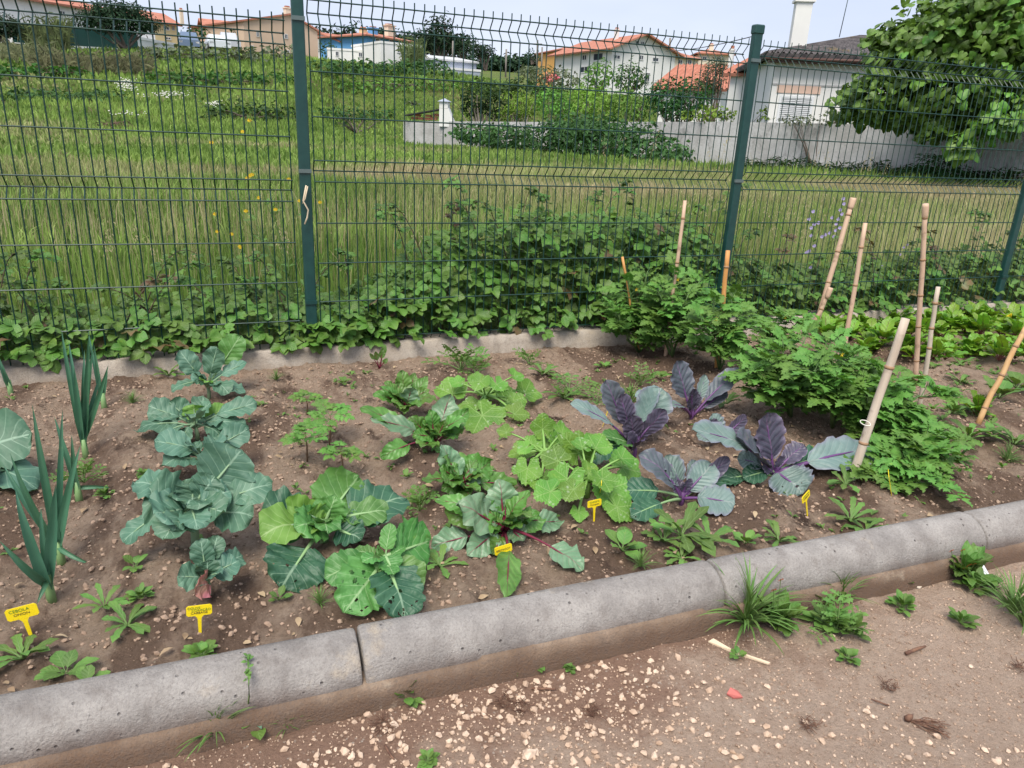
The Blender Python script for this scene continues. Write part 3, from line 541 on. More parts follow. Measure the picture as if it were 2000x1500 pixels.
squash(948, 795, 'squash with wide speckled leaves at the back, between beetroot and red cabbage', [
    (885, 770, .10, .075, (-.3, -.5, .8), (-.2, .3, .9), .3), (940, 765, .12, .068, (.2, -.6, .7), (.3, .3, .8), .5), (1025, 768, .10, .07, (.3, -.6, .7), (.5, .4, .5), .35), (990, 785, .0, .08, (.2, -.5, .9), (1, .1, 0), .25),
    (940, 855, -.15, .095, (-.1, -.5, .9), (.2, -.8, -.2), .1), (925, 810, -.08, .07, (-.3, -.4, .9), (-.8, .3, .2), .2), (960, 790, .05, .03, (0, -.6, .8), (.3, .5, .6), .5), (1000, 900, -.2, .055, (0, -.4, .9), (.9, -.3, 0), .25)])
squash(1062, 910, 'middle squash with pale upright leaf beside the beetroot', [
    (1060, 838, .08, .05, (0, -1, .4), (0, .3, 1), .2), (1095, 870, .04, .065, (.1, -.6, .8), (.6, .2, .5), .3), (1025, 885, .02, .05, (-.2, -.3, .9), (-.9, .1, .1), .3), (1030, 915, -.08, .052, (-.2, -.6, .8), (-.3, -.7, 0), .15), (1058, 940, -.12, .052, (0, -.6, .8), (-.2, -.8, 0), .15), (1085, 890, .0, .04, (0, -.5, .9), (.6, .2, 0), .4), (1045, 870, .05, .04, (-.2, -.6, .8), (-.5, .4, .5), .3)])
squash(1145, 965, 'front squash with flat lobed leaves behind the two line yellow tag', [
    (1130, 885, .12, .065, (.1, -.8, .6), (.2, .3, .8), .2), (1108, 935, -.02, .062, (-.1, -.6, .8), (-.4, -.5, -.2), .2), (1215, 912, .05, .062, (.1, -.5, .9), (.6, .2, .1), .15), (1188, 955, -.06, .07, (0, -.6, .8), (.5, -.6, 0), .1), (1150, 925, .0, .04, (.1, -.5, .8), (.5, .3, .2), .3), (1205, 990, -.14, .055, (.1, -.5, .8), (.5, -.7, 0), .1), (1075, 960, -.06, .05, (-.1, -.5, .8), (-.8, -.2, 0), .15), (1165, 870, .12, .05, (.1, -.5, .8), (.5, .5, .2), .2), (1130, 1000, -.1, .03, (0, -.4, .8), (-.2, -.8, 0), .1)])
# ------------------------------------------------------------------ red cabbages
def rcab(label, bx, by, sp, **k): return plant('red_cabbage_plant', label, 'red cabbage', bx, by, sp, M_RC, prof='brass', nu=10, nv=16, wave=.045, serr=.025, pr=.006, wf=4, **k)
RG, RM_ = dict(mats=M_RCG), dict(mats=M_RCM)
rcab('red cabbage with upright violet leaves, left of the group, above the squash', 1238, 893, [
    (1183, 742, .06, .095, 'c', .35, -.05, dict(mats=M_RCM)), (1212, 770, .0, .085, 'c', .4, -.05), (1232, 812, -.03, .085, 'c', .2, .0), (1300, 800, .0, .085, 'r', .15, -.1, dict(t=.6)), (1290, 758, .10, .16, 'c', .2, .0, RG),
    (1278, 752, .14, .09, 'l', .3, .2, RG), (1114, 788, .04, .075, 'u', .42, .35, RG), (1178, 852, -.06, .085, 'l', .1, .2, dict(mats=M_CAB, t=.3)), (1142, 900, -.06, .10, 'u', .35, .6, dict(mats=M_CABD)), (1250, 860, -.05, .08, 'c', .1, .0), (1225, 850, -.04, .07, 'c', .1, .1)], h0=.05, stem_h=.04)
rcab('red cabbage at the back of the group, in front of the staked tomatoes', 1350, 818, [
    (1322, 705, .06, .13, 'c', .3, -.08, dict(mats=M_RCM)), (1446, 722, .0, .10, 'l', .3, .25, dict(mats=M_RCM)), (1378, 732, .06, .06, 'c', .3, .2, RG), (1240, 775, -.02, .09, 'u', .4, .4, RG), (1352, 760, -.03, .08, 'c', .2, .0), (1420, 762, .02, .06, 'r', .3, .2, RM_), (1300, 790, -.08, .05, 'u', .4, .4, RG), (1365, 770, 0, .05, 'c', .2, .0)], h0=.02, stem_h=.05)
rcab('low red cabbage at the front of the group with leaves lying towards the kerb', 1330, 985, [
    (1248, 888, .04, .10, 'f', .25, .5, dict(mats=M_RCM, t=.7)), (1300, 890, .05, .10, 'f', .3, .4, RG), (1392, 905, .02, .10, 'f', .2, .3, RG), (1424, 893, .02, .06, 'r', .3, .1), (1365, 900, .08, .07, 'f', .3, .3, RG), (1425, 1048, -.12, .14, 'f', .3, .35, dict(mats=M_RCG, t=.4, cup=.05)),
    (1212, 970, .02, .10, 'f', .45, .4, dict(mats=M_CABD)), (1232, 1008, 'g', .08, 'f', .55, .4, dict(mats=M_CABD, holes=6, nu=14, nv=20)), (1440, 960, .06, .10, 'u', .3, .4, dict(mats=M_CABD)), (1345, 935, -.02, .05, 'c', .3, .0), (1320, 940, .0, .05, 'c', .3, .1)], h0=.03, stem_h=.05)
rcab('red cabbage with a long pale leaf reaching right, nearest the tomatoes', 1508, 948, [
    (1497, 806, .04, .135, 'c', .22, -.05, dict(t=.5)), (1352, 840, .0, .12, 'u', .42, .35, RG), (1438, 852, -.02, .12, 'r', .2, .1, dict(mats=M_RCM, cup=.4)), (1570, 868, .0, .08, 'l', .3, .1), (1702, 878, -.02, .15, 'f', .28, .35, dict(mats=M_RCG, t=.6, pr=.009)),
    (1560, 1005, -.12, .17, 'c', .12, .35, dict(mats=M_RCG, t=.3, prof='round', holes=4, nu=36, nv=50)), (1450, 938, -.02, .075, 'f', .35, .4, dict(mats=M_CABD, t=.3)), (1610, 985, .02, .07, 'u', .35, .4, dict(mats=M_CABD)), (1400, 968, .0, .08, 'u', .6, .2, dict(mats=M_CABD)), (1525, 890, -.03, .06, 'c', .3, .0), (1490, 905, -.03, .05, 'c', .3, .1), (1590, 935, .06, .08, 'u', .3, .3, dict(mats=M_CABD)), (1440, 895, .05, .08, 'f', .4, .5, RG)], h0=.05, stem_h=.06)
rcab('smallest red cabbage, half hidden between two larger ones', 1405, 868, [
    (1392, 808, .03, .09, 'c', .2, .0, RG), (1385, 822, 0, .07, 'c', .2, .0), (1458, 812, .02, .06, 'r', .2, .1), (1420, 838, -.03, .06, 'f', .2, .3, RG), (1360, 850, 0, .06, 'f', .2, .3, RG)], h0=.02)

# ------------------------------------------------------------------ templates placed many times
def place(me, name, parent, P, Yd, Zh, sc=1., label=None):
    Y = Vector(Yd).normalized(); Z = Vector(Zh); Z = (Z - Y * Z.dot(Y))
    if Z.length < 1e-4: Z = Y.orthogonal()
    Z.normalize(); X = Y.cross(Z)
    o = bpy.data.objects.new(name, me); COL.objects.link(o)
    if parent is not None: o.parent = parent
    m = Matrix(((X[0] * sc, Y[0] * sc, Z[0] * sc, P[0]), (X[1] * sc, Y[1] * sc, Z[1] * sc, P[1]), (X[2] * sc, Y[2] * sc, Z[2] * sc, P[2]), (0, 0, 0, 1)))
    o.matrix_local = m
    if label: o['label'] = label
    return o
def merge(parts, remap=None):
    r = MB()
    for b in parts:
        off = r.n; r.V += b.V; r.A += b.A; r.Q += [q + off for q in b.Q]; r.T += [t + off for t in b.T]; r.mq += [np.broadcast_to(m, (len(q),)) for m, q in zip(b.mq, b.Q)]; r.mt += [np.broadcast_to(m, (len(t),)) for m, t in zip(b.mt, b.T)]; r.n += b.n
    return r
def arrays(b):
    return (np.concatenate(b.V), np.concatenate(b.Q) if b.Q else np.zeros((0, 4), int), np.concatenate(b.T) if b.T else np.zeros((0, 3), int), np.concatenate(b.A), np.concatenate([np.broadcast_to(m, (len(q),)) for m, q in zip(b.mq, b.Q)]) if b.Q else np.zeros(0, int), np.concatenate([np.broadcast_to(m, (len(t),)) for m, t in zip(b.mt, b.T)]) if b.T else np.zeros(0, int))
def scatter(b, tmps, P, Yd, Zh, sc, t=None):
    """many copies of small templates joined into MB b (for stuff)"""
    P = np.asarray(P, float); n = len(P)
    if not n: return b
    Y = np.asarray(Yd, float); Y = Y / (np.linalg.norm(Y, axis=1)[:, None] + 1e-9); Z = np.asarray(Zh, float); Z = Z - Y * (Z * Y).sum(1)[:, None]; Z /= np.linalg.norm(Z, axis=1)[:, None] + 1e-9; X = np.cross(Y, Z)
    sc = np.broadcast_to(np.asarray(sc, float), (n,)); t = rng.uniform(.15, .85, n) if t is None else np.broadcast_to(t, (n,))
    which = rng.integers(0, len(tmps), n)
    for k, (V, Q, T, A, mq, mt) in enumerate(tmps):
        s = np.where(which == k)[0]
        if not len(s): continue
        W = P[s][:, None, :] + sc[s][:, None, None] * (V[None, :, 0:1] * X[s][:, None, :] + V[None, :, 1:2] * Y[s][:, None, :] + V[None, :, 2:3] * Z[s][:, None, :])
        m = len(V); off = (np.arange(len(s)) * m)[:, None, None]
        AA = np.broadcast_to(A[None], (len(s), m, 3)).copy(); AA[:, :, 2] = t[s][:, None]
        b.V.append(W.reshape(-1, 3)); b.A.append(AA.reshape(-1, 3))
        if len(Q): b.Q.append((Q[None] + off + b.n).reshape(-1, 4)); b.mq.append(np.tile(mq, len(s)))
        if len(T): b.T.append((T[None] + off + b.n).reshape(-1, 3)); b.mt.append(np.tile(mt, len(s)))
        b.n += m * len(s)
    return b
def compound(seed, pairs=3, prof='dand', nu=2, nv=9, jag=.5, w=.42, ll=.42, arch=.35, term=.45, stemr=.012, asc=.5, wave=.05, cup=.1):
    r = np.random.default_rng(seed); L_ = []; P = []
    def rp(s): return np.array([0, s * (1 - .12 * s), arch * (s * (1 - s)) - .10 * s * s])
    for k in range(pairs):
        s = .3 + .45 * k / max(1, pairs - 1) if pairs > 1 else .55
        for sd in (-1, 1):
            l = ll * (.75 + .35 * math.sin(math.pi * (k + 1) / (pairs + 1))) * r.uniform(.8, 1.1); a = r.uniform(.9, 1.25)
            b0 = rp(s + r.uniform(-.03, .03)); d = np.array([sd * math.sin(a), math.cos(a), r.uniform(-.35, .15)])
            L_.append(leaf(b0, b0 + d * l, l * w * 1.3, (sd * r.uniform(-.2, .3), r.uniform(-.3, .3), 1), prof, nu, nv, r.uniform(.1, asc), cup, wave, 2, .06, .08, stem=False, seed=int(r.integers(1e6)), t=.5, jag=jag))
    b0 = rp(.78 if pairs else .3); L_.append(leaf(b0, b0 + np.array([r.uniform(-.05, .05), term, -.12]), term * w * 1.5, (r.uniform(-.2, .2), 0, 1), prof, nu, nv, .3, cup, wave, 2, .06, .08, stem=False, seed=seed, t=.5, jag=jag))
    st = MB(); st.tube([rp(x) for x in (0, .3, .6, .85)], [stemr * 1.3, stemr, stemr * .8, stemr * .5], 4, m=1, cap=False); L_.append(st)
    return merge(L_)
TOMB = [compound(100 + i, pairs=3, prof='point', arch=.4, w=.46) for i in range(5)]
TOML = [b.mesh('leaf', M_TOM) for b in TOMB]; TOMA = [arrays(b) for b in TOMB]
YEL = simple('yellow_petal', (.75, .52, .02), .5); STR = simple('white_string', (.7, .68, .6), .8)
def soilpt(px, py):
    P = atz(px, py, -.9); z = float(SZ(P[0], P[1])); P = atz(px, py, z); P[2] = z; return P
def stalkpath(P0, P1, n=6, bend=.04, seed=0):
    r = np.random.default_rng(seed); t = np.linspace(0, 1, n)[:, None]; o = np.cumsum(r.normal(0, bend, (n, 3)), 0) * np.linalg.norm(np.array(P1) - P0) * .3; o -= o[0] + t * (o[-1] - o[0])
    return np.array(P0) * (1 - t) + np.array(P1) * t + o
def tomato(bx, by, tops, label, n=50, ls=.17, seed=0, flowers=1):
    r = random.Random(seed); P = soilpt(bx, by); e = empty('tomato_plant', P, label, 'tomato plant', 'tomato plants growing round the bamboo canes')
    sb = MB(); segs = []
    for k, (tx, ty, dy) in enumerate(tops):
        T = aty(tx, ty - (16 if ty < 860 else 0), P[1] + dy) - P; T[2] = max(T[2], .04)
        pts = stalkpath(np.zeros(3), T, 8, .10, seed + k); pts[:, 2] += .25 * np.linalg.norm(T[:2]) * np.sin(np.linspace(0, math.pi, 8)) * (1 if T[2] < .3 else .3)
        sb.tube(pts, np.linspace(.0075, .003, 8), 5); segs.append(pts)
    sb.build('stem', M_TOM[1], e)
    n = int(n * 1.75)
    for i in range(n):
        pts = segs[i % len(segs)]; f = .18 + .82 * ((i // len(segs)) + r.random()) / (n / len(segs)); f = min(.99, f); x = f * 7; a = int(x); q = pts[min(a, 7)] * (1 - (x - a)) + pts[min(a + 1, 7)] * (x - a)
        az = i * 2.4 + r.uniform(-.5, .5); el = r.uniform(-.15, .55) + (.5 if f > .85 else 0)
        place(r.choice(TOML), 'leaf', e, q, (math.cos(az) * math.cos(el), math.sin(az) * math.cos(el), math.sin(el)), (r.uniform(-.3, .3), r.uniform(-.5, .1), 1), 1.0 * ls * r.uniform(.75, 1.15) * (1. - .35 * (f > .85)))
    for k in range(flowers):
        q = segs[k % len(segs)][r.choice([5, 6])] + np.array([r.uniform(-.03, .03), -.04, .02]); fb = MB()
        for j in range(5):
            a = j * 1.2566; fb.add([q, q + np.array([math.cos(a) * .006, -.004, math.sin(a) * .006]), q + np.array([math.cos(a + .3) * .013, -.006, math.sin(a + .3) * .013]), q + np.array([math.cos(a + .6) * .006, -.004, math.sin(a + .6) * .006])], Q=[(0, 1, 2, 3)])
        fb.build('flower', YEL, e)
tomato(1248, 690, [(1225, 560, .0), (1265, 545, .05), (1200, 620, -.1), (1290, 600, -.1)], 'tomato plant at the left end of the tomatoes, by the shortest cane', 52, .15, 1)
tomato(1312, 700, [(1318, 540, .05), (1345, 590, -.1), (1285, 585, 0), (1370, 560, .1)], 'tomato plant with silvery young tips behind the orange cane, by the tall thin cane', 58, .15, 2)
tomato(1405, 722, [(1395, 600, .0), (1440, 625, -.02), (1370, 640, -.1), (1430, 590, .1)], 'tomato plant tied to the orange bamboo cane', 52, .15, 3, 2)
tomato(1500, 700, [(1530, 632, .1), (1480, 650, 0), (1570, 650, .05)], 'low tomato plant between the orange cane and the split leaning cane', 30, .13, 4)
tomato(1545, 815, [(1530, 700, .05), (1490, 720, 0), (1575, 670, .1), (1500, 780, -.1), (1460, 745, 0)], 'tomato plant behind the largest red cabbage', 60, .16, 5)
tomato(1625, 835, [(1620, 690, .05), (1660, 710, .1), (1590, 740, -.05), (1640, 770, -.1), (1690, 740, .1)], 'dense tomato plant left of the thick pale cane', 64, .16, 6, 2)
tomato(1700, 880, [(1725, 740, .05), (1765, 765, .05), (1690, 760, .05), (1830, 790, .05), (1790, 850, -.1)], 'tomato plant right of the thick pale cane', 54, .15, 7)
tomato(1715, 925, [(1800, 890, .0), (1870, 900, .02), (1780, 960, -.1), (1840, 985, -.12), (1690, 980, -.1), (1822, 1015, -.24)], 'sprawling tomato plant whose shoots lie over the kerb', 58, .14, 8)

# ------------------------------------------------------------------ tomato seedlings
for i, (bx, by, tx, ty, sp) in enumerate([(600, 808, 598, 775, 1), (643, 872, 645, 810, 1.3), (600, 902, 596, 843, 1.2), (670, 930, 665, 878, 1.1)]):
    P = soilpt(bx, by); T = aty(tx, ty, P[1]) - P
    e = empty('tomato_seedling', P, ['small tomato seedling furthest back in the seedling group', 'bushiest tomato seedling, right of its neighbours', 'tomato seedling with a flat wide top, left of the group', 'tomato seedling nearest the spreading cabbage'][i], 'seedling', 'young tomato seedlings on bare soil')
    MB().tube([(0, 0, -.01), T * .5 + [.003, 0, 0], T], [.0035, .003, .002], 5).build('stem', simple('seedling_stem', (.16, .1, .06), .7), e)
    for k in range(7):
        a = k * 2.4 + i; place(TOML[k % 5], 'leaf', e, T * (.75 + .25 * random.random()), (math.cos(a), math.sin(a), random.uniform(-.1, .5)), (0, -.3, 1), .078 * sp * random.uniform(.7, 1.1))

# ------------------------------------------------------------------ bamboo canes
def m_cane(n, a, b_):
    g = NT(n); c = g.mix(g.ramp(g.noise(30, 5, .65, stretch=(1, 1, .12)), .35, .65), a, b_); c = g.mix(g.math('MULTIPLY', g.ramp(g.noise(18, 4), .58, .7), .5), c, (.16, .10, .06))
    return g.done(g.pr(c, .55, g.bump(g.noise(120, 3, stretch=(1, 1, .08)), .4, .003), .35))
CP, CO, CG = m_cane('pale_bamboo', (.50, .34, .24), (.60, .43, .31)), m_cane('orange_bamboo', (.52, .24, .07), (.60, .31, .11)), m_cane('grey_bamboo', (.46, .38, .30), (.58, .50, .41))
NODE = simple('bamboo_ring', (.30, .18, .10), .6)
def cane(tx, ty, bx, by, r, mat, label, dy=0., nodes=3, root=None, knob=0):
    B0 = soilpt(*(root or (bx, by))); 
    T = aty(tx, ty, B0[1] + dy)
    if root:
        Bm = aty(bx, by, B0[1] + dy * .3); d = (T - Bm); B0 = Bm - d * max(0, (Bm[2] + .93) / d[2]) if d[2] > .05 else Bm
    e = empty('bamboo_cane', B0, label, 'garden cane', 'bamboo canes in the vegetable bed'); V = T - B0; n = 10
    tt = np.linspace(-.04, 1, n)[:, None]; r_ = np.random.default_rng(int(tx)); wob = np.cumsum(r_.normal(0, .0022, (n, 3)), 0); pts = V * tt + wob * [1, 1, 0]
    b = MB().tube(pts, r * np.linspace(1.05, .9, n), 12); d = nz_(V); b.tube([pts[-1] - d * .012, pts[-1] + d * .0], [r * .55, r * .55], 10); b.build('shaft', mat, e)
    for k in range(nodes):
        f = (k + .6) / (nodes + .1) + r_.uniform(-.04, .04); x = np.clip((f + .04) / 1.04 * (n - 1), 0, n - 1.01); a = int(x); q = pts[a] * (1 - x + a) + pts[a + 1] * (x - a)
        MB().tube([q - d * .006, q - d * .001, q + d * .002, q + d * .006], [r * 1.0, r * 1.17, r * 1.12, r * .98], 12).build('node_ring', NODE, e)
    if knob: MB().tube([pts[-1] - d * .07, pts[-1] - d * .05, pts[-1] - d * .01, pts[-1] + d * .004], [r * .95, r * 1.22, r * 1.28, r * 1.12], 9).build('swollen_end', mat, e)
    return e
cane(1220, 502, 1234, 600, .008, CO, 'shortest thin orange cane at the left of the tomatoes', 0, 2, (1246, 690))
cane(1333, 391, 1303, 660, .0105, CP, 'tall thin pale cane left of the second fence post', .05, 4, (1300, 700))
cane(1427, 490, 1402, 720, .0125, CO, 'orange brown cane in front of the second fence post', .0, 3)
cane(1667, 388, 1597, 630, .017, CP, 'tall leaning cane with a swollen top, in front of the lilac flowers', .05, 4, (1588, 655), knob=1)
cane(1617, 562, 1590, 632, .0145, CP, 'short split cane leaning against the foot of a taller one', -.02, 1, (1580, 655), knob=1)
cane(1692, 436, 1655, 650, .0135, CP, 'tall straight cane rising from the left end of the chard', .0, 3, (1645, 690))
cane(1811, 400, 1788, 745, .0125, CP, 'tallest cane at the right with a torn thick tip', .0, 5, knob=1)
cane(1833, 560, 1795, 800, .0105, CG, 'thin grey cane just right of the tallest cane', .0, 5)
cn = cane(1765, 622, 1690, 855, .0155, CG, 'thick pale cane leaning right among the front tomatoes', -.02, 2, (1672, 935))
cane(2010, 640, 1912, 825, .0125, m_cane('tan_bamboo', (.50, .29, .12), (.58, .38, .19)), 'orange cane leaning out of the right edge of the photo', .0, 3)
q = aty(1690, 826, soilpt(1672, 935)[1] - .02) - np.array(cn.location); th = np.linspace(0, 6.6, 18)
MB().tube(np.stack([q[0] + .0175 * np.cos(th), q[1] + .0175 * np.sin(th), q[2] + .004 * np.sin(th * 1)], -1), .0018, 4).build('string_tie', STR, cn)

# ------------------------------------------------------------------ plant tags
TAGY = NT('yellow_tag_plastic'); _a = TAGY.mix(TAGY.math('MULTIPLY', TAGY.ramp(TAGY.noise(420, 3, .7), .56, .66), .55), (.86, .66, .015), (.30, .18, .04)); TAGY = TAGY.done(TAGY.pr(_a, .4, None, .4))
INKG, INKB = simple('green_ink', (.03, .16, .03), .6), simple('dark_ink', (.03, .012, .03), .6)
def textmesh(txt, size, mat, name='lettering'):
    cu = bpy.data.curves.new('t', 'FONT'); cu.body = txt; cu.size = size; cu.align_x = 'CENTER'; cu.extrude = .0003; cu.offset = -.0001
    o = bpy.data.objects.new('t', cu); COL.objects.link(o); dg = bpy.context.evaluated_depsgraph_get(); me = bpy.data.meshes.new_from_object(o.evaluated_get(dg)); bpy.data.objects.remove(o)
    me.name = name; me.materials.clear(); me.materials.append(mat); return me
def plant_tag(bx, by, hx, hy, W, label, lines, H=None, yaw=0., tilt=.25, roll=0, off=0.):
    """stem foot at pixel b, middle of head at pixel h"""
    P = soilpt(bx, by); T = aty(hx, hy, P[1] + off) - P; H = H or W * .5; up = nz_(T); hl = np.linalg.norm(T)
    e = empty('plant_tag', P, label, 'plant tag', 'yellow plastic plant tags in the bed')
    n = nz_([math.sin(yaw), -math.cos(yaw), tilt]); n = nz_(n - up * n.dot(up)); X = np.cross(up, n)
    h = H / 2; w2 = W / 2; c = H * .14; sw = W * .075
    ol = [(-w2 + c, h), (-w2, h - c), (-w2, -h + c), (-w2 + c, -h), (-sw * 2.2, -h), (-sw * 1.2, -h - sw * 1.4), (-sw, -h - H * .35), (-sw * .8, -hl * .97), (0, -hl - .01), (sw * .8, -hl * .97), (sw, -h - H * .35), (sw * 1.2, -h - sw * 1.4), (sw * 2.2, -h), (w2 - c, -h), (w2, -h + c), (w2, h - c), (w2 - c, h)]
    k = len(ol); V = [T + X * a + up * b_ + n * d for d in (.0008, -.0008) for a, b_ in ol]
    me = bpy.data.meshes.new('tag_plate'); me.from_pydata([tuple(v) for v in V], [], [tuple(range(k))[::-1], tuple(range(k, 2 * k))] + [(i, (i + 1) % k, k + (i + 1) % k, k + i) for i in range(k)]); me.materials.append(TAGY); me.update()
    o = bpy.data.objects.new('tag_plate', me); link(o, e)
    for txt, sz, mat, x, y in lines:
        t = textmesh(txt, sz * W, mat); to = bpy.data.objects.new('lettering', t); link(to, e)
        q = T + X * x * W + up * y * W + n * .0012; m = Matrix(((X[0], up[0], n[0], q[0]), (X[1], up[1], n[1], q[1]), (X[2], up[2], n[2], q[2]), (0, 0, 0, 1)))
        to.matrix_local = m
    return e
TW = .066
plant_tag(60, 1240, 43, 1196, TW, 'tilted yellow tag for onions at the front left of the bed', [('CEBOLA', .17, INKG, -.07, .06), ('ONION', .15, INKB, -.02, -.10)])
plant_tag(391, 1236, 389, 1192, TW * .86, 'upright yellow tag reading cabbage in front of the broccoli row', [('COUVE', .15, INKG, -.2, .09), ('CORAÇÃO', .15, INKG, .08, -.03), ('CABBAGE', .15, INKB, 0, -.155)])
plant_tag(986, 1108, 983, 1073, TW * .8, 'yellow tag for beetroot, partly under a pale beet leaf', [('BEETROOT', .165, INKB, 0, -.06)])
plant_tag(1160, 1018, 1161, 983, TW * .75, 'crooked dirty yellow tag with two written lines in front of the squash', [('CURGETE', .16, INKG, 0, .06), ('Courgette', .15, INKB, 0, -.12)], tilt=.1)
plant_tag(1577, 1008, 1574, 970, TW * .8, 'yellow tag half hidden behind the round front leaf of a red cabbage', [('COUVE ROXA', .12, INKG, 0, .08), ('CABBAGE', .16, INKB, 0, -.1)], yaw=.35)
plant_tag(686, 1008, 692, 975, TW * .6, 'yellow tag behind the spreading cabbage, mostly hidden', [], yaw=-.5)
plant_tag(1741, 965, 1736, 928, TW * .65, 'bent yellow tag under the sprawling tomato plant', [], yaw=.8)
plant_tag(1178, 830, 1185, 808, TW * .45, 'small yellow tag beside the left red cabbage, seen nearly edge on', [], yaw=1.1, H=.05)
plant_tag(1970, 640, 1971, 618, TW * .9, 'wide yellow tag above the chard at the far right corner', [])
plant_tag(1170, 975, 1174, 948, TW * .3, 'tiny orange yellow tag end poking through a flat squash leaf', [], yaw=.9, H=.05, off=-.06)

# ------------------------------------------------------------------ chard
def rosette(seed, n, L_, W, prof, mats, el=(.3, 1.1), curve=.5, pf=.3, wave=.08, nu=6, nv=8):
    r = np.random.default_rng(seed); out = []
    for i in range(n):
        a = i * 2.4 + r.uniform(-.3, .3); e = r.uniform(*el); l = L_ * r.uniform(.7, 1.1); d = np.array([math.cos(a) * math.cos(e), math.sin(a) * math.cos(e), math.sin(e)])
        out.append(leaf((0, 0, .005), d * l, W * r.uniform(.75, 1.15), (-d[0] * .6, -d[1] * .6, 1), prof, nu, nv, curve * r.uniform(.6, 1.2), .2, wave, 2.5, .03, pf, .0025 if L_ > .08 else .001, int(r.integers(1e6)), r.uniform(.2, .8)).mesh('leaf', mats))
    return out
CHM = [rosette(300 + k, 13, .145, .06, 'round', M_CHARD, (.25, 1.25), .6) for k in range(4)]
CP_ = []
for px, py in [(x, y) for y in (694, 676, 660, 645, 630) for x in range(1600, 2020, 31)]:
    a = px + random.uniform(-14, 14) + (y_ := (690 - py) * .4) ; b0 = py + random.uniform(-5, 5) + (12 if px > 1780 and py > 660 else 0)
    if py > 660 and px < 1690: continue
    if py == 630 and px < 1730: continue
    CP_.append((a, b0))
for i, (a, b0) in enumerate(CP_):
    P = soilpt(a, b0); e = empty('chard_plant', P, 'bright green chard plant among many alike in the far right bed corner', 'chard plant', 'chard plants packed in the far right corner', random.uniform(0, 6))
    sc = random.uniform(.85, 1.2)
    for me in CHM[i % 4]:
        o = bpy.data.objects.new('leaf', me); link(o, e); o.scale = (sc,) * 3

# ------------------------------------------------------------------ weeds in the bed
def weed(px, py, kind, label, sc=1., cat='weed', seed=0, P=None):
    if P is None: P = soilpt(px, py)
    e = empty('weed', P, label, cat, 'weeds growing in and round the bed', random.uniform(0, 6))
    if kind == 'dand': ms = rosette(seed, 9, .10 * sc, .032 * sc, 'dand', M_WEED, (.1, .7), .5, .1, .03, 2, 11)
    elif kind == 'broad': ms = rosette(seed, 7, .065 * sc, .034 * sc, 'oval', M_WEED, (.25, .9), .4, .25, .04, 4, 6)
    elif kind == 'grass': ms = rosette(seed, 46, .17 * sc, .007 * sc, 'strap', M_WEED, (.3, 1.4), .55, 0., 0, 2, 5)
    elif kind == 'fern':
        ms = []; r = np.random.default_rng(seed); cb = compound(seed, 4, 'dand', 2, 8, .5, .3, .25, .35, .01)
        me = cb.mesh('leaf', M_WEED)
        for i in range(9):
            a = i * 2.4; el = r.uniform(.2, 1.2); place(me, 'leaf', e, (0, 0, .005), (math.cos(a) * math.cos(el), math.sin(a) * math.cos(el), math.sin(el)), (0, 0, 1), .12 * sc * r.uniform(.7, 1.1))
        return e
    else: ms = rosette(seed, 26, .05 * sc, .02 * sc, 'oval', M_WEED, (.1, 1.2), .3, .35, .02, 2, 5)
    for m in ms: link(bpy.data.objects.new('leaf', m), e)
    return e
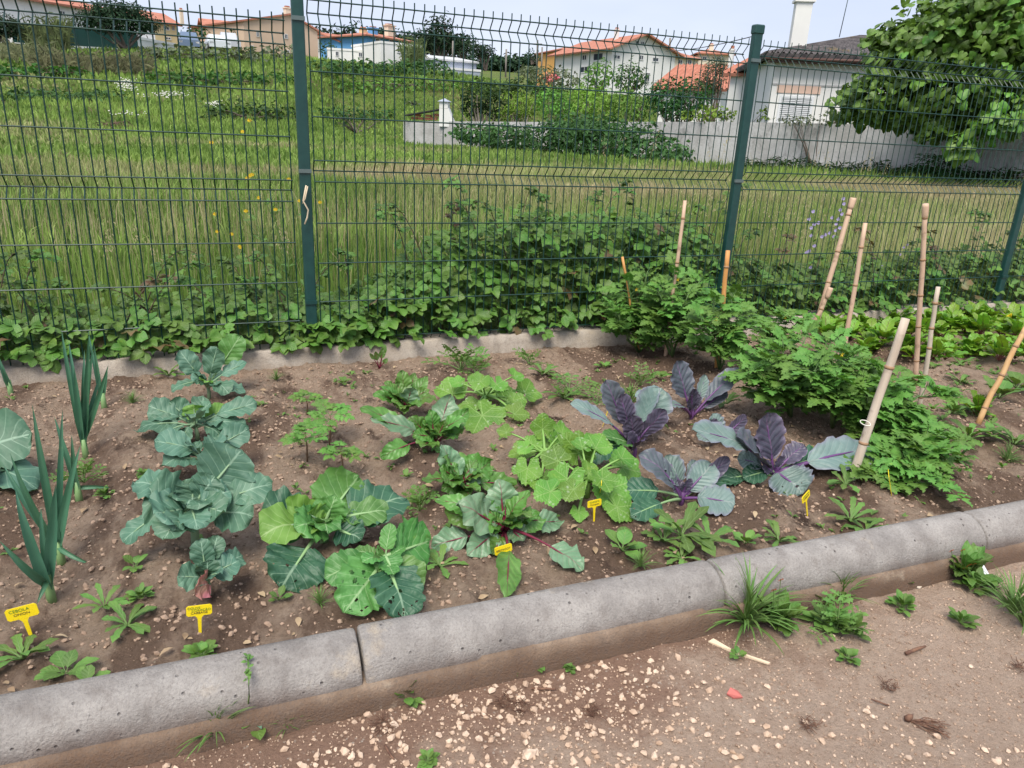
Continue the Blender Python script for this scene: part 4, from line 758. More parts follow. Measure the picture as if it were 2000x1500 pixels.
W_ = [(45, 1290, 'dand', 'dandelion like weed with long toothed leaves below the onion tag', .95), (130, 1320, 'broad', 'broad leaved weed touching the kerb at the far left', 1.0), (170, 1345, 'broad', 'weed with a flat leaf on the kerb edge, left', .8), (395, 1285, 'tiny', 'small leafy mat against the kerb below the cabbage tag', 1.),
      (250, 1225, 'dand', 'small narrow leaved weed between the two front tags', .8), (205, 1190, 'dand', 'feathery weed right of the tilted onion tag', .7), (275, 1170, 'tiny', 'tiny round leaved weed left of the pink leafed broccoli', .8), (265, 1110, 'broad', 'small broad weed left of the large broccoli foot', .7), (165, 945, 'fern', 'pale green thistle beside the small onion', 1.2),
      (545, 1175, 'broad', 'bright little weed below the holed cabbage leaf', .6), (625, 1185, 'grass', 'thin grass tuft left of the insect eaten cabbage', .35), (820, 1000, 'fern', 'feathery weed between cabbage and beetroot', 1.), (860, 1110, 'dand', 'toothed weed right of the insect eaten cabbage', .8), (815, 985, 'tiny', 'slender weed under the feathery one', .7),
      (1215, 1078, 'broad', 'blue green four leaved seedling in front of the squash', 1.35), (1330, 1050, 'dand', 'spreading toothed weed in front of the low red cabbage', 1.5), (1295, 1060, 'dand', 'toothed weed left of the spreading one', 1.), (1385, 1060, 'dand', 'toothed weed under the big front leaf of the low red cabbage', 1.1), (1250, 1110, 'grass', 'grassy weed above the kerb joint', .4), (1330, 1095, 'dand', 'small jagged weed close to the kerb', .7),
      (1455, 1065, 'broad', 'broad weed right of the drooping red cabbage leaf', 1.), (1520, 1060, 'dand', 'reddish stalked weed by the kerb below the round leaf', .8), (1660, 1020, 'dand', 'jagged weed right of the half hidden tag', 1.), (1690, 1040, 'dand', 'jagged weed close to the kerb under the sprawling tomato', .9), (1620, 905, 'dand', 'toothed weed under the long pale cabbage leaf', 1.2), (1650, 950, 'dand', 'toothed weed left of the bent tag', 1.),
      (672, 752, 'broad', 'upright little weed in front of the rear wall', .8), (540, 745, 'grass', 'tuft of thin grass at the rear wall', .4), (330, 735, 'dand', 'star shaped weed at the foot of the rear wall, left', .9), (260, 790, 'grass', 'low grass patch left of the rearmost broccoli', .4), (205, 970, 'tiny', 'little weed right of the small onion', .8), (280, 930, 'tiny', 'wiry weed left of the third broccoli', .7),
      (900, 725, 'fern', 'bright feathery carrot top near the rear wall', 2.0), (930, 735, 'fern', 'second feathery carrot top near the rear wall', 1.3), (1035, 715, 'fern', 'carrot tops right of the feathery pair', 1.2), (1060, 735, 'dand', 'broad toothed rocket plant at the back of the bed', 1.1), (1110, 765, 'fern', 'leafy green tuft behind the squash', 1.5), (1100, 780, 'dand', 'lettuce like weed behind the squash', 1.2), (1165, 790, 'fern', 'fine leaved weed left of the left red cabbage', 1.),
      (1180, 720, 'broad', 'broad weed left of the tomatoes', .9), (1250, 755, 'fern', 'ferny weed in front of the left tomato', 1.2), (1230, 790, 'grass', 'grassy weed behind the red cabbages', .7), (1290, 740, 'broad', 'leafy weed between tomatoes and rear red cabbage', 1.), (1420, 790, 'dand', 'toothed weed right of the rear red cabbage', 1.),
      (1875, 750, 'dand', 'flat weed below the chard, near the orange edge cane', 1.), (1905, 700, 'broad', 'broad weed at the chard edge', 1.), (1870, 900, 'dand', 'jagged weed right of the tomatoes', 1.), (1950, 780, 'broad', 'large leaved weed cut by the right edge', 2.2), (1985, 760, 'broad', 'large leaved plant at the right edge behind the orange cane', 2.), (1935, 855, 'broad', 'broad leaved weed in the sparse patch at the right', 1.2), (1890, 860, 'dand', 'spreading jagged weed at the right', 1.4), (1980, 870, 'dand', 'jagged weed at the right edge', 1.2), (1860, 810, 'tiny', 'leafy weed by the foot of the tomatoes at the right', 1.5), (1820, 720, 'broad', 'weed between the two tall canes', .9), (1965, 905, 'grass', 'grass tuft at the right edge of the bed', .6), (1875, 715, 'dand', 'weed in front of the chard', .9)]
for i, a in enumerate(W_): weed(a[0], a[1], a[2], a[3], a[4], seed=500 + i)
ye = weed(1905, 815, 'broad', 'yellowish green weed clump hugging the foot of the orange edge cane', 1.3, seed=777)
for m in rosette(778, 14, .13, .05, 'oval', M_CHARD, (.4, 1.3), .5): link(bpy.data.objects.new('leaf', m), ye)
# tiny seedlings and clods nobody could count
def in_bed(n, x0=-1.7, x1=5.2): return np.stack([rng.uniform(x0, x1, n), rng.uniform(-2.28, -.12, n)], -1)
def randax(n, el0, el1):
    a = rng.uniform(0, 6.283, n); e = rng.uniform(el0, el1, n); return np.stack([np.cos(a) * np.cos(e), np.sin(a) * np.cos(e), np.sin(e)], -1)
lt = [arrays(leaf((0, 0, 0), (0, 1, 0), .45, (0, 0, 1), p, 2, 4, .5, .2, .05, 2, .05, .1, stem=False, seed=k, t=.5)) for k, p in enumerate(['oval', 'dand', 'point', 'oval'])]
c = in_bed(900); dens = fbm(c[:, 0] * 1.3, c[:, 1] * 1.3, 3, 200) + .10 * (c[:, 0] > 2.2); c = c[dens > -.03]
P = []; D = []; Sc = []
for x, y in c:
    k = rng.integers(3, 8); s = rng.uniform(.012, .035) * (1.3 if x > 2.4 else 1); z = float(SZ(x, y))
    P += [(x, y, z + .002)] * k; D.append(randax(k, .1, .9)); Sc += [s * rng.uniform(.6, 1.2) for _ in range(k)]
b = MB(); scatter(b, lt, P, np.concatenate(D), np.tile([0, 0, 1.], (len(P), 1)), Sc); b.build('weed_seedlings', M_WEED, label='tiny green weed seedlings sprinkled over the bed soil', cat='weeds', kind='stuff')
n = 420; c = in_bed(n); P = np.stack([c[:, 0], c[:, 1], SZ(c[:, 0], c[:, 1]) + .004], -1)
DRY = simple('dry_leaf', (.20, .13, .075), .9, col2=(.42, .32, .2), nz=7)
b = MB(); scatter(b, lt, P, randax(n, -.1, .35), np.stack([rng.normal(0, .4, n), rng.normal(0, .4, n), np.ones(n)], -1), rng.uniform(.012, .042, n)); b.build('dry_leaf_litter', DRY, label='dry brown leaf scraps and straw bits on the bed soil', cat='leaf litter', kind='stuff')
def rock(seed, sub=1, fl=.6):
    r = np.random.default_rng(seed); bm_v = []
    t = (1 + 5 ** .5) / 2; V = np.array([(-1, t, 0), (1, t, 0), (-1, -t, 0), (1, -t, 0), (0, -1, t), (0, 1, t), (0, -1, -t), (0, 1, -t), (t, 0, -1), (t, 0, 1), (-t, 0, -1), (-t, 0, 1)], float); V /= np.linalg.norm(V[0])
    F = np.array([(0, 11, 5), (0, 5, 1), (0, 1, 7), (0, 7, 10), (0, 10, 11), (1, 5, 9), (5, 11, 4), (11, 10, 2), (10, 7, 6), (7, 1, 8), (3, 9, 4), (3, 4, 2), (3, 2, 6), (3, 6, 8), (3, 8, 9), (4, 9, 5), (2, 4, 11), (6, 2, 10), (8, 6, 7), (9, 8, 1)])
    V = V * r.uniform(.65, 1.15, (12, 1)) * np.array([1, r.uniform(.6, .9), fl * r.uniform(.7, 1.1)]); b = MB(); b.add(V, T=F); return arrays(b)
RK = [rock(k) for k in range(10)]
def m_stone(n, a, b_):
    g = NT(n); u, v, t = g.lf(); c = g.mix(g.ramp(t, .1, .9), a, b_); c = g.mix(g.math('MULTIPLY', g.ramp(g.noise(60, 4), .45, .7), .5), c, (.30, .2, .14)); return g.done(g.pr(c, .85, g.bump(g.noise(200, 3), .3, .002), .25))
ST, SO = m_stone('pale_gravel', (.42, .29, .20), (.64, .50, .385)), m_stone('soil_clod', (.21, .145, .105), (.40, .29, .215))
def stones(n, F, reg, smin, smax, mat, name, label, pw=3., cond=None, fl=.3):
    x = rng.uniform(reg[0], reg[1], n); y = rng.uniform(reg[2], reg[3], n)
    if cond is not None: k = cond(x, y); x, y = x[k], y[k]
    s = smin + (smax - smin) * rng.random(len(x)) ** pw; P = np.stack([x, y, F(x, y) + s * fl], -1)
    b = MB(); scatter(b, RK, P, randax(len(x), -.25, .25), randax(len(x), .9, 1.5), s); return b.build(name, mat, smooth=False, label=label, cat='gravel', kind='stuff')
stones(34000, SZ, (-1.8, 3.4, -2.3, -.1), .0014, .012, SO, 'soil_clods', 'brown crumbs and clods of earth over the bed', 5)
stones(1500, SZ, (-1.8, 4, -2.3, -.1), .0014, .007, ST, 'bed_pebbles', 'small pale pebbles scattered over the bed soil', 3)
gd = lambda x, y: (fbm(x * 2.5, y * 2.5, 3, 300) * 1.6 + .34 - 1.15 * np.clip(x - .45, 0, 3) - 1.4 * np.clip(y + 2.62, 0, 1) + .35 * np.clip(-2.6 - y, 0, 1)) > rng.random(len(x)) * .9 - .25
stones(15000, PZ, (-1.3, 2.0, -3.3, -2.47), .0022, .013, ST, 'path_gravel', 'pale limestone gravel strewn over the path in front of the kerb', 2.2, gd)
stones(9000, PZ, (-1.3, 3., -3.3, -2.46), .001, .0042, ST, 'path_grit', 'fine pale grit in the dirt path', 1.5)
stones(9000, PZ, (-1.3, 3., -3.3, -2.46), .0015, .006, SO, 'path_crumbs', 'brown earth crumbs on the dirt path', 2.)
def pathpt(px, py): P = atz(px, py, -1.); P = atz(px, py, float(PZ(P[0], P[1]))); return P
for i, (px, py, s, lab) in enumerate([(1240, 1475 - 150 + 150, .0, ''), (1271, 1292, .011, 'white flat stone right of the gravel, below the kerb'), (855, 1478, .016, ''), (1435, 1432, .0, ''), (1035, 1477, .020, 'largest cream stone at the bottom of the gravel'), (905, 1330, .014, 'upright cream stone near the kerb foot'), (857, 1358, .013, 'cream stone below the small leafy weed'), (960, 1352, .014, 'pointed cream stone beside the crushed yellow earth'), (1380, 1438, .012, 'pale stone on the bare dirt, bottom right'), (1535, 1425, .010, 'white sharp stone on the bare dirt'), (320, 1465, .014, 'angular cream stone at the bottom left'), (270, 1485, .013, 'cream stone at the bottom left corner beside the mat plant'), (1240, 1330, .009, 'round pale stone in the gravel'), (1895, 1298 + 5, .010, 'small pale stone at the right of the path')]):
    if not lab: continue
    V, Q, T, A, _, _ = RK[i % 10]; P = pathpt(px, py); A = A.copy(); A[:, 2] = .85
    MB().add(V * s, T=T, A=A).build('stone', ST, smooth=False, loc=P + [0, 0, s * .35], label=lab, cat='stone')
# plants, grass and litter in front of the kerb
def pweed(px, py, kind, label, sc, seed, cat='weed'): return weed(0, 0, kind, label, sc, cat, seed, pathpt(px, py))
g1 = pweed(1455, 1222, 'grass', 'big grass clump with broad blades growing at the kerb foot, right of centre', 1.15, 901, 'grass clump')
for m in rosette(902, 40, .19, .010, 'strap', M_WEED, (.1, .95), .7, 0, 0, 2, 6): link(bpy.data.objects.new('leaf', m), g1)
def pimpernel(px, py, label, fl, sc, seed):
    e = pweed(px, py, 'tiny', label, sc, seed, 'flowering weed'); e.name = 'flowering_weed'; e.rotation_euler = (0, 0, 0)
    for m in rosette(seed + 1, 34, .10 * sc, .036 * sc, 'oval', M_WEED, (.2, 1.35), .4, .3): link(bpy.data.objects.new('leaf', m), e)
    for i, (x, y) in enumerate(fl):
        q = aty(x, y, e.location[1] - .03) - np.array(e.location); fb = MB(); fb.tube([(q[0] * .3, q[1] * .3, .01), q], .0012, 4, m=1, cap=False)
        for j in range(5):
            a = j * 1.2566; pt = lambda rr, aa: q + np.array([math.cos(aa) * rr, -.5 * math.sin(aa) * rr - .001, .85 * math.sin(aa) * rr])
            fb.add([q, pt(.007, a - .45), pt(.0095, a), pt(.007, a + .45)], Q=[(0, 1, 2, 3)])
        fb.build('flower', [ORG, M_WEED[1]], e)
ORG = simple('orange_petal', (.72, .12, .03), .5)
pimpernel(1518, 1222, 'leafy weed with one small orange flower beside the big grass clump', [(1525, 1132), (1511, 1152)], 1., 910)
pimpernel(1880, 1128, 'leafy weed with several small orange flowers at the kerb foot, right', [(1858, 1075), (1880, 1074), (1893, 1103), (1885, 1108), (1904, 1101), (1892, 1120)], 1.15, 920)
for i, a in enumerate([(1640, 1175, 'grass', 'low grass tuft at the kerb foot between the two flowering weeds', .75), (1618, 1165, 'dand', 'toothed weed beside the low grass tuft', .9), (1600, 1180, 'tiny', 'small leafy weed left of the low grass tuft', 1.3), (1632, 1238, 'fern', 'dense feathery mat weed on the path', 1.2), (1615, 1225, 'tiny', 'fine leaved mat on the path', 1.6), (1655, 1240, 'tiny', 'right part of the fine leaved mat on the path', 1.4), (1975, 1200, 'grass', 'grass clump at the right edge of the path', .9), (1998, 1225, 'grass', 'lower grass clump cut by the right edge', .9), (1760, 1190, 'tiny', 'sparse little weed on the path, right', 1.1), (1875, 1220, 'tiny', 'flat weed on the path left of the edge grass', 1.1), (1765, 1145, 'broad', 'small dark weed against the kerb foot', .7), (1905, 1150, 'tiny', 'leafy weed below the white litter', 1.4), (1940, 1155, 'grass', 'thin grass right of the litter', .4), (1440, 1285, 'broad', 'tiny weed beside the pale split stick', .5), (1320, 1225, 'grass', 'very small grass tuft at the kerb foot', .35), (1045, 1300, 'tiny', 'small round leaved weed below the kerb centre', .9), (1005, 1320, 'tiny', 'sprig in the gravel', .5), (795, 1362, 'tiny', 'leafy little weed in the gravel near the kerb joint', 1.1), (1110, 1310, 'tiny', 'very small sprig in the gravel', .5), (425, 1440, 'grass', 'fine grass clump at the left kerb foot', .75), (500, 1420, 'broad', 'grey green broad leaved weed beside the fine grass clump', 1.1), (240, 1460, 'tiny', 'low weed near the mat plant, lower left', .7), (835, 1490, 'tiny', 'tiny sprig at the bottom of the gravel', .6), (1655, 1290, 'tiny', 'uprooted green sprig on the bare path', .8), (1990, 1062, 'broad', 'dark weed at the kerb foot at the right edge', .8), (560, 1425, 'grass', 'thin sprawling grass in the gravel', .35)]): pweed(*a, 930 + i * 3)
b = MB(); base = pathpt(45, 1492); n = 500; d = randax(n, .0, 1.4); P = base + d * np.array([.085, .07, .035]) * rng.uniform(.6, 1, (n, 1)); scatter(b, lt[:1], P, d + [0, 0, .4], randax(n, .6, 1.5), rng.uniform(.006, .011, n))
b.build('mat_plant', M_WEED, label='dark dense cushion of tiny leaves at the bottom left corner', cat='mat plant')
# dried climbing stem lying over the kerb
P0 = pathpt(482, 1400); pts = [P0, aty(487, 1362, -2.465), aty(486, 1335, -2.44), aty(485, 1310, -2.41), aty(484, 1285, -2.37)]
e = empty('climbing_weed', P0, 'thin stem with small leaves climbing over the rounded kerb at the left', 'weed'); pts = [np.array(p) - P0 + [0, 0, .004] for p in pts]
MB().tube(pts, .0018, 5).build('stem', M_WEED[1], e); b = MB(); k = 26; f = rng.uniform(2.0, 4, k); q = np.array([np.array([np.interp(x, range(5), [p[j] for p in pts]) for j in range(3)]) for x in f])
scatter(b, lt[:1], q, randax(k, 0, .8), randax(k, .6, 1.5), rng.uniform(.010, .016, k)); b.build('small_leaves', M_WEED, e)
for m in rosette(990, 12, .09, .03, 'dand', M_KALE, (-.1, .6), .5, .1, .05, 2, 10): link(bpy.data.objects.new('leaf', m), e)
# litter
def slab(pts, mat, name, label, cat, th=.001, lift=.006):
    V = [pathpt(*p) + [0, 0, lift + (0.008 if i == 1 else 0)] for i, p in enumerate(pts)]; k = len(V); me = bpy.data.meshes.new(name)
    me.from_pydata([tuple(v) for v in V] + [tuple(v - [0, 0, th]) for v in V], [], [tuple(range(k))[::-1], tuple(range(k, 2 * k))] + [(i, (i + 1) % k, k + (i + 1) % k, k + i) for i in range(k)]); me.materials.append(mat); me.update()
    o = bpy.data.objects.new(name, me); link(o); return tag(o, label, cat)
WHT = simple('white_plastic', (.75, .77, .8), .4)
slab([(1888, 1108), (1893, 1092), (1903, 1095), (1900, 1112)], WHT, 'plastic_scrap', 'small white plastic scrap among the orange flowers', 'litter', lift=.03)
slab([(1905, 1122), (1918, 1115), (1932, 1133), (1912, 1127)], WHT, 'plastic_scrap', 'pointed white plastic scrap below the orange flowers', 'litter', lift=.015)
slab([(1419, 1358), (1425, 1351), (1441, 1353), (1450, 1365), (1432, 1366)], simple('red_shard', (.45, .13, .11), .7), 'pottery_shard', 'flat red brown shard lying on the path', 'shard', .004)
slab([(1383, 1256), (1392, 1255), (1430, 1272), (1504, 1297), (1500, 1300), (1430, 1277)], simple('split_wood', (.62, .5, .36), .7), 'wood_splinter', 'long pale split stick lying beside the grass clump', 'stick', .004)
slab([(1790, 1150), (1797, 1143), (1812, 1130), (1828, 1128), (1829, 1134), (1814, 1136), (1796, 1152)], simple('pale_bark', (.55, .47, .38), .7), 'bark_strip', 'curved pale strip lying left of the orange flowered weed', 'bark strip', .003)
DB = simple('dark_root', (.10, .05, .035), .9, col2=(.2, .11, .07), nz=60)
P0 = pathpt(1773, 1410); e = empty('uprooted_weed', P0, 'dried brown seed head with tangled root on the bare path', 'dead weed')
V, Q, T, A, _, _ = rock(77, fl=1.); MB().add(V * .014 + [0, 0, .013], T=T).build('seed_head', DB, e); b = MB()
for k in range(24): s = np.array([.02 + .05 * random.random(), 0, .004]); t = (pathpt(1845 + random.uniform(-25, 15), 1435 + random.uniform(-22, 14)) - P0) + [0, 0, .008]; b.tube(stalkpath(s * .3, t, 6, .2, k), .0012, 3, cap=False)
b.build('root_tangle', DB, e)
for i, (x0, y0, x1, y1, r_, lab) in enumerate([(1768, 1280, 1806, 1268, .005, 'thick brown twig end on the path'), (1735, 1382, 1700, 1372, .002, 'thin dark twig on the path'), (1300, 1235, 1322, 1198, .0018, 'thin bent twig rising at the kerb foot'), (1038, 1348, 1086, 1352, .003, 'short brown twig in the gravel, centre'), (752, 1460, 770, 1490, .003, 'brown twig at the bottom of the gravel'), (730, 1350, 755, 1365, .0015, 'thin straw near the kerb joint'), (895, 955, 0, 0, 0, '')]):
    if not lab: continue
    A_, B_ = pathpt(x0, y0), pathpt(x1, y1); MB().tube(stalkpath([0, 0, .006], B_ - A_ + [0, 0, .01], 6, .06, i), [r_ * 1.1, r_, r_, r_, r_ * .8, r_ * .6], 6).build('twig', DB if i != 5 else ST, loc=A_, label=lab, cat='twig')
for i, (px, py) in enumerate([(1020, 1385), (985, 1375), (1160, 1395), (745, 1420), (1580, 1420), (1995, 1310), (1735, 1345)]):
    b = MB(); P0 = pathpt(px, py)
    for k in range(34): a = randax(1, -.1, .6)[0] * random.uniform(.008, .028); c_ = randax(1, -.1, .3)[0] * .014; b.tube(stalkpath(c_, c_ + a, 4, .25, k + i * 50) + [0, 0, .006], .0009, 3, cap=False)
    b.build('root_clump', DB, loc=P0, label=['dark red brown root clump, left of a pair in the gravel', 'small brown root clump beside the gravel pair', 'brown root clump right of the gravel centre', 'brown root clump at the lower left of the gravel', 'reddish brown clump on bare dirt at the bottom', 'brown clump at the right edge of the path', 'brown clump right of the middle of the bare path'][i], cat='root clump')

# ------------------------------------------------------------------ brambles along the fence
def bleaf(seed, k=3):
    r = np.random.default_rng(seed); P = []
    for a in ([-1.15, 0, 1.15] if k == 3 else [-1.5, -.75, 0, .75, 1.5]):
        l = (.62 if a else .75) * r.uniform(.9, 1.1); s = np.array([0, .28, 0]); d = np.array([math.sin(a), math.cos(a), r.uniform(-.35, .05)])
        P.append(leaf(s, s + d * l, l * .72, (r.uniform(-.25, .25), 0, 1), 'point' if r.random() < .4 else 'oval', 4, 6, r.uniform(.1, .45), r.uniform(-.05, .35), .04, 2, .045, .06, seed=int(r.integers(1e6)), stem=False, t=.5))
    st = MB(); st.tube([(0, 0, 0), (0, .3, .01)], .012, 3, m=1, cap=False); P.append(st); return merge(P)
BB = [bleaf(40 + i, 3 if i < 6 else 5) for i in range(7)]; BM = [b.mesh('leaf', M_BRM) for b in BB]; BA = [arrays(b) for b in BB]
BRED = leafmat('bramble_young_red', (.16, .09, .045), (.12, .14, .05), None)
M_BRD = [BRED, M_BRM[1]]; BMR = [b.mesh('leaf', M_BRD) for b in BB[:3]]
TOPX = [-2.6, -1.6, -1.0, -.5, 0, .3, .55, .75, 1.0, 1.5, 2.0, 2.35, 2.6, 2.9, 3.4, 4.0, 4.6, 5.3, 6.5]
TOPZ = [-.60, -.62, -.66, -.62, -.66, -.66, -.52, -.32, -.22, -.18, -.20, -.22, -.36, -.56, -.58, -.55, -.48, -.45, -.45]
def bramble(x0, x1, label, nl, nm, ncane, seed):
    r = np.random.default_rng(seed); cx = (x0 + x1) / 2; e = empty('bramble_thicket', (cx, .15, -.9), label, 'bramble', 'brambles growing through the fence'); O = np.array([cx, .15, -.9])
    def pts(n, y0, y1, lo=0., p=1.):
        x = r.uniform(x0, x1, n); tz = np.interp(x, TOPX, TOPZ) + fbm(x * 4, x * 0 + seed, 2, 3) * .16; f = lo + (1 - lo) * r.random(n) ** p
        z = -.815 + (tz + .815) * f; y = y0 + (y1 - y0) * r.random(n) + .25 * f * (tz + .86); fr = f * (tz + .86) < .13
        y = np.where(fr, y - .055 * r.random(n), y); return np.stack([x, y, z], -1)
    P = pts(nl, -.03, .10)
    for i in range(nl):
        a = r.normal(0, 1.0); dn = (math.sin(a), -.55 * abs(math.cos(a)) - .2, -.25 + .5 * r.random()); red = r.random() < .035
        place((BMR if red else BM)[r.integers(0, 3 if red else 7)], 'leaf', e, P[i] - O, dn, (r.normal(0, .35), -.75, .75 + .3 * r.random()), r.uniform(.062, .115), None)
    P = pts(nm, .05, .55, 0, .8) - O; b = MB(); a = r.normal(0, 1.1, nm)
    scatter(b, BA, P, np.stack([np.sin(a), -.4 * np.cos(a), r.uniform(-.4, .4, nm)], -1), np.stack([r.normal(0, .4, nm), r.uniform(-.9, -.2, nm), r.uniform(.5, 1.1, nm)], -1), r.uniform(.05, .085, nm)); b.build('foliage', M_BRM, e, kind='stuff')
    for k in range(ncane):
        x = r.uniform(x0, x1); tz = np.interp(x, TOPX, TOPZ); h = tz + .9 + r.uniform(.02, .30); dx = r.uniform(-.5, .5); t = np.linspace(0, 1, 9)
        q = np.stack([x + dx * t, .05 + .3 * r.random() + .15 * t, -.9 + h * np.sin(t * 1.9) / 1.0], -1) - O; cb = MB().tube(q, np.linspace(.004, .0015, 9), 4, cap=False)
        o = cb.build('cane', M_BRM[1], e)
        n = 14; f = r.uniform(3, 8, n); lp = np.array([[np.interp(v, range(9), q[:, j]) for j in range(3)] for v in f]); lb = MB()
        scatter(lb, BA, lp, randax(n, -.3, .5), np.stack([r.normal(0, .4, n), np.full(n, -.5), np.full(n, .9)], -1), r.uniform(.04, .065, n)); lb.build('cane_leaves', M_BRM if r.random() < .8 else M_BRD, e)
bramble(-2.3, -.05, 'low bramble thicket at the fence foot, left of the left fence post', 280, 700, 22, 1)
bramble(-.05, 1.25, 'bramble thicket rising right of the left fence post', 290, 900, 10, 2)
bramble(1.25, 2.6, 'tallest, darkest part of the bramble thicket, left of the second fence post', 290, 1300, 9, 3)
bramble(2.6, 6.4, 'long bramble thicket behind the canes and chard, right of the second fence post', 290, 1700, 16, 4)

# ------------------------------------------------------------------ meadow grass
M_GR = (lambda g: (lambda l: g.done((lambda c: (lambda b, tl, mm: (g.put(tl.inputs[0], c), mm.inputs.__getitem__(0).__setattr__('default_value', .3), g.put(mm.inputs[1], b), g.put(mm.inputs[2], tl.outputs[0]), mm.outputs[0])[-1])(g.pr(c, .65, None, .3), g.n('BsdfTranslucent'), g.n('MixShader')))(g.mix(l[0], g.mix(l[2], (.10, .185, .03), (.27, .40, .085)), g.mix(l[2], (.36, .28, .16), (.54, .46, .28))))))(g.lf()))(NT('meadow_grass'))
def grassfield(name, label, n, region, hmin, hmax, wd, straw, F=TZ, lean=.5, patch=.25, seg=3, cond=None):
    x = rng.uniform(region[0], region[1], n); y0, y1 = region[2], region[3]; y = y0 + (y1 - y0) * rng.random(n) ** 1.0
    # keep what the fence side can see
    k = (x > -2.2 - (y + 3.8) * .42) & (x < 1.2 + (y + 3.8) * 1.65)
    if cond is not None: k &= cond(x, y)
    x, y = x[k], y[k]; n = len(x); z = F(x, y); pt = fbm(x * patch, y * patch * 1.6, 4, 400) ; h = (hmin + (hmax - hmin) * rng.random(n)) * (1 + 1.2 * fbm(x * .8, y * .8, 3, 410))
    st = np.clip(straw(x, y) + pt * 2.4 + rng.normal(0, .18, n), 0, 1); t = np.clip(.5 + fbm(x * .5, y * .9, 4, 420) * 1.8 + rng.normal(0, .2, n), 0, 1)
    a = rng.uniform(0, 6.283, n); dx, dy = np.cos(a), np.sin(a); ln = lean * rng.random(n) ** 1.5; wv = wd * rng.uniform(.6, 1.3, n)
    fa = rng.normal(0, .6, n); wx, wy = np.cos(fa), np.sin(fa); V = np.zeros((n, 5, 3)); base = np.stack([x, y, z - .01], -1)
    for i, (f, ww) in enumerate(((0, 1), (.55, .8))):
        c = base + np.stack([dx * ln * h * f * f, dy * ln * h * f * f, h * f], -1)
        V[:, 2 * i] = c - np.stack([wx * wv * ww, wy * wv * ww, 0 * x], -1); V[:, 2 * i + 1] = c + np.stack([wx * wv * ww, wy * wv * ww, 0 * x], -1)
    V[:, 4] = base + np.stack([dx * ln * h, dy * ln * h, h * (1 - .3 * ln)], -1)
    A = np.repeat(np.stack([st, x * 0, t], -1)[:, None], 5, 1); off = (np.arange(n) * 5)[:, None]
    b = MB(); b.add(V.reshape(-1, 3), Q=np.array([[0, 1, 3, 2]]) + off, T=np.array([[2, 3, 4]]) + off, A=A.reshape(-1, 3)); return b.build(name, M_GR, label=label, cat='grass', kind='stuff')
def straw(x, y):
    s = .02 - .14 * sst((2 - x) / 4)
    s = s + .62 * np.exp(-((y - 10.5) / 5.) ** 2) * sst((x - .5) / 3.5) + .32 * np.exp(-((y - 8) / 2.2) ** 2) * sst((2 - x) / 2) + .3 * np.exp(-((y - 15) / 4.) ** 2)
    s = s + .25 * np.exp(-((y - 3.0) / 1.5) ** 2) * (x > 2)
    return s
grassfield('near_grass', 'long meadow grass just behind the fence', 30000, (-5, 14, .3, 3.5), .08, .26, .0038, straw)
grassfield('meadow_grass', 'meadow grass with pale and reddish patches behind the fence', 90000, (-10, 28, 3, 16), .10, .28, .0075, straw, lean=.8)
grassfield('far_grass', 'green grass of the far meadow', 90000, (-25, 45, 14, 45), .14, .34, .028, lambda x, y: straw(x, y) * .9 - .02, lean=.8, patch=.12)
grassfield('slope_grass', 'rough grass on the slope below the houses', 70000, (-45, 70, 42, 80), .15, .38, .06, lambda x, y: -.12 + .0 * x, lean=.8, patch=.08)
grassfield('tall_seeding_grass', 'tall pale seeding stalks standing above the meadow grass', 3500, (-3, 10, .5, 6), .35, .7, .0024, lambda x, y: .75 + 0 * x, lean=.35)
# wild oats: stalks with hanging pale spikelets
b = MB(); sp = [arrays(leaf((0, 0, 0), (0, 1, 0), .3, (0, 0, 1), 'oval', 2, 3, .2, .5, 0, 1, 0, .05, stem=False, seed=3, t=.5))]
oats = [(x_, y_, h) for x_, y_, h in zip(np.concatenate([rng.uniform(2.4, 3.0, 14), rng.uniform(3.3, 4.9, 40), rng.uniform(-1.2, 2, 16), rng.uniform(4.9, 7, 14)]), rng.uniform(.5, 1.8, 84), np.concatenate([rng.uniform(.7, 1.25, 14), rng.uniform(.65, 1.15, 40), rng.uniform(.3, .6, 16), rng.uniform(.5, .95, 14)]))]
PP, DD, SS = [], [], []
for x_, y_, h in oats:
    z0 = -.88; lx, ly = random.uniform(-.2, .2), random.uniform(-.1, .1); t = np.linspace(0, 1, 7); pts = np.stack([x_ + lx * t ** 2, y_ + ly * t ** 2, z0 + h * t], -1); b.tube(pts, np.linspace(.0022, .001, 7), 3, cap=False)
    A0 = b.A[-1]; A0[:, 0] = .8; A0[:, 2] = .6
    for k in range(16): f = random.uniform(.62, 1); PP.append([x_ + lx * f * f + random.gauss(0, .018), y_ + ly * f * f, z0 + h * f - .01]); DD.append([random.gauss(0, .5), 0, -1]); SS.append(random.uniform(.016, .026))
sb = MB(); scatter(sb, sp, PP, DD, np.tile([0, -1, .2], (len(PP), 1)), SS); Aall = np.concatenate(sb.A); Aall[:, 0] = .9; Aall[:, 1] = 0; Aall[:, 2] = .9; sb.A = [Aall]; m = merge([b, sb]); m.build('wild_oats', M_GR, label='pale wild oat stalks with drooping spikelets behind the fence', cat='wild oats', kind='stuff')

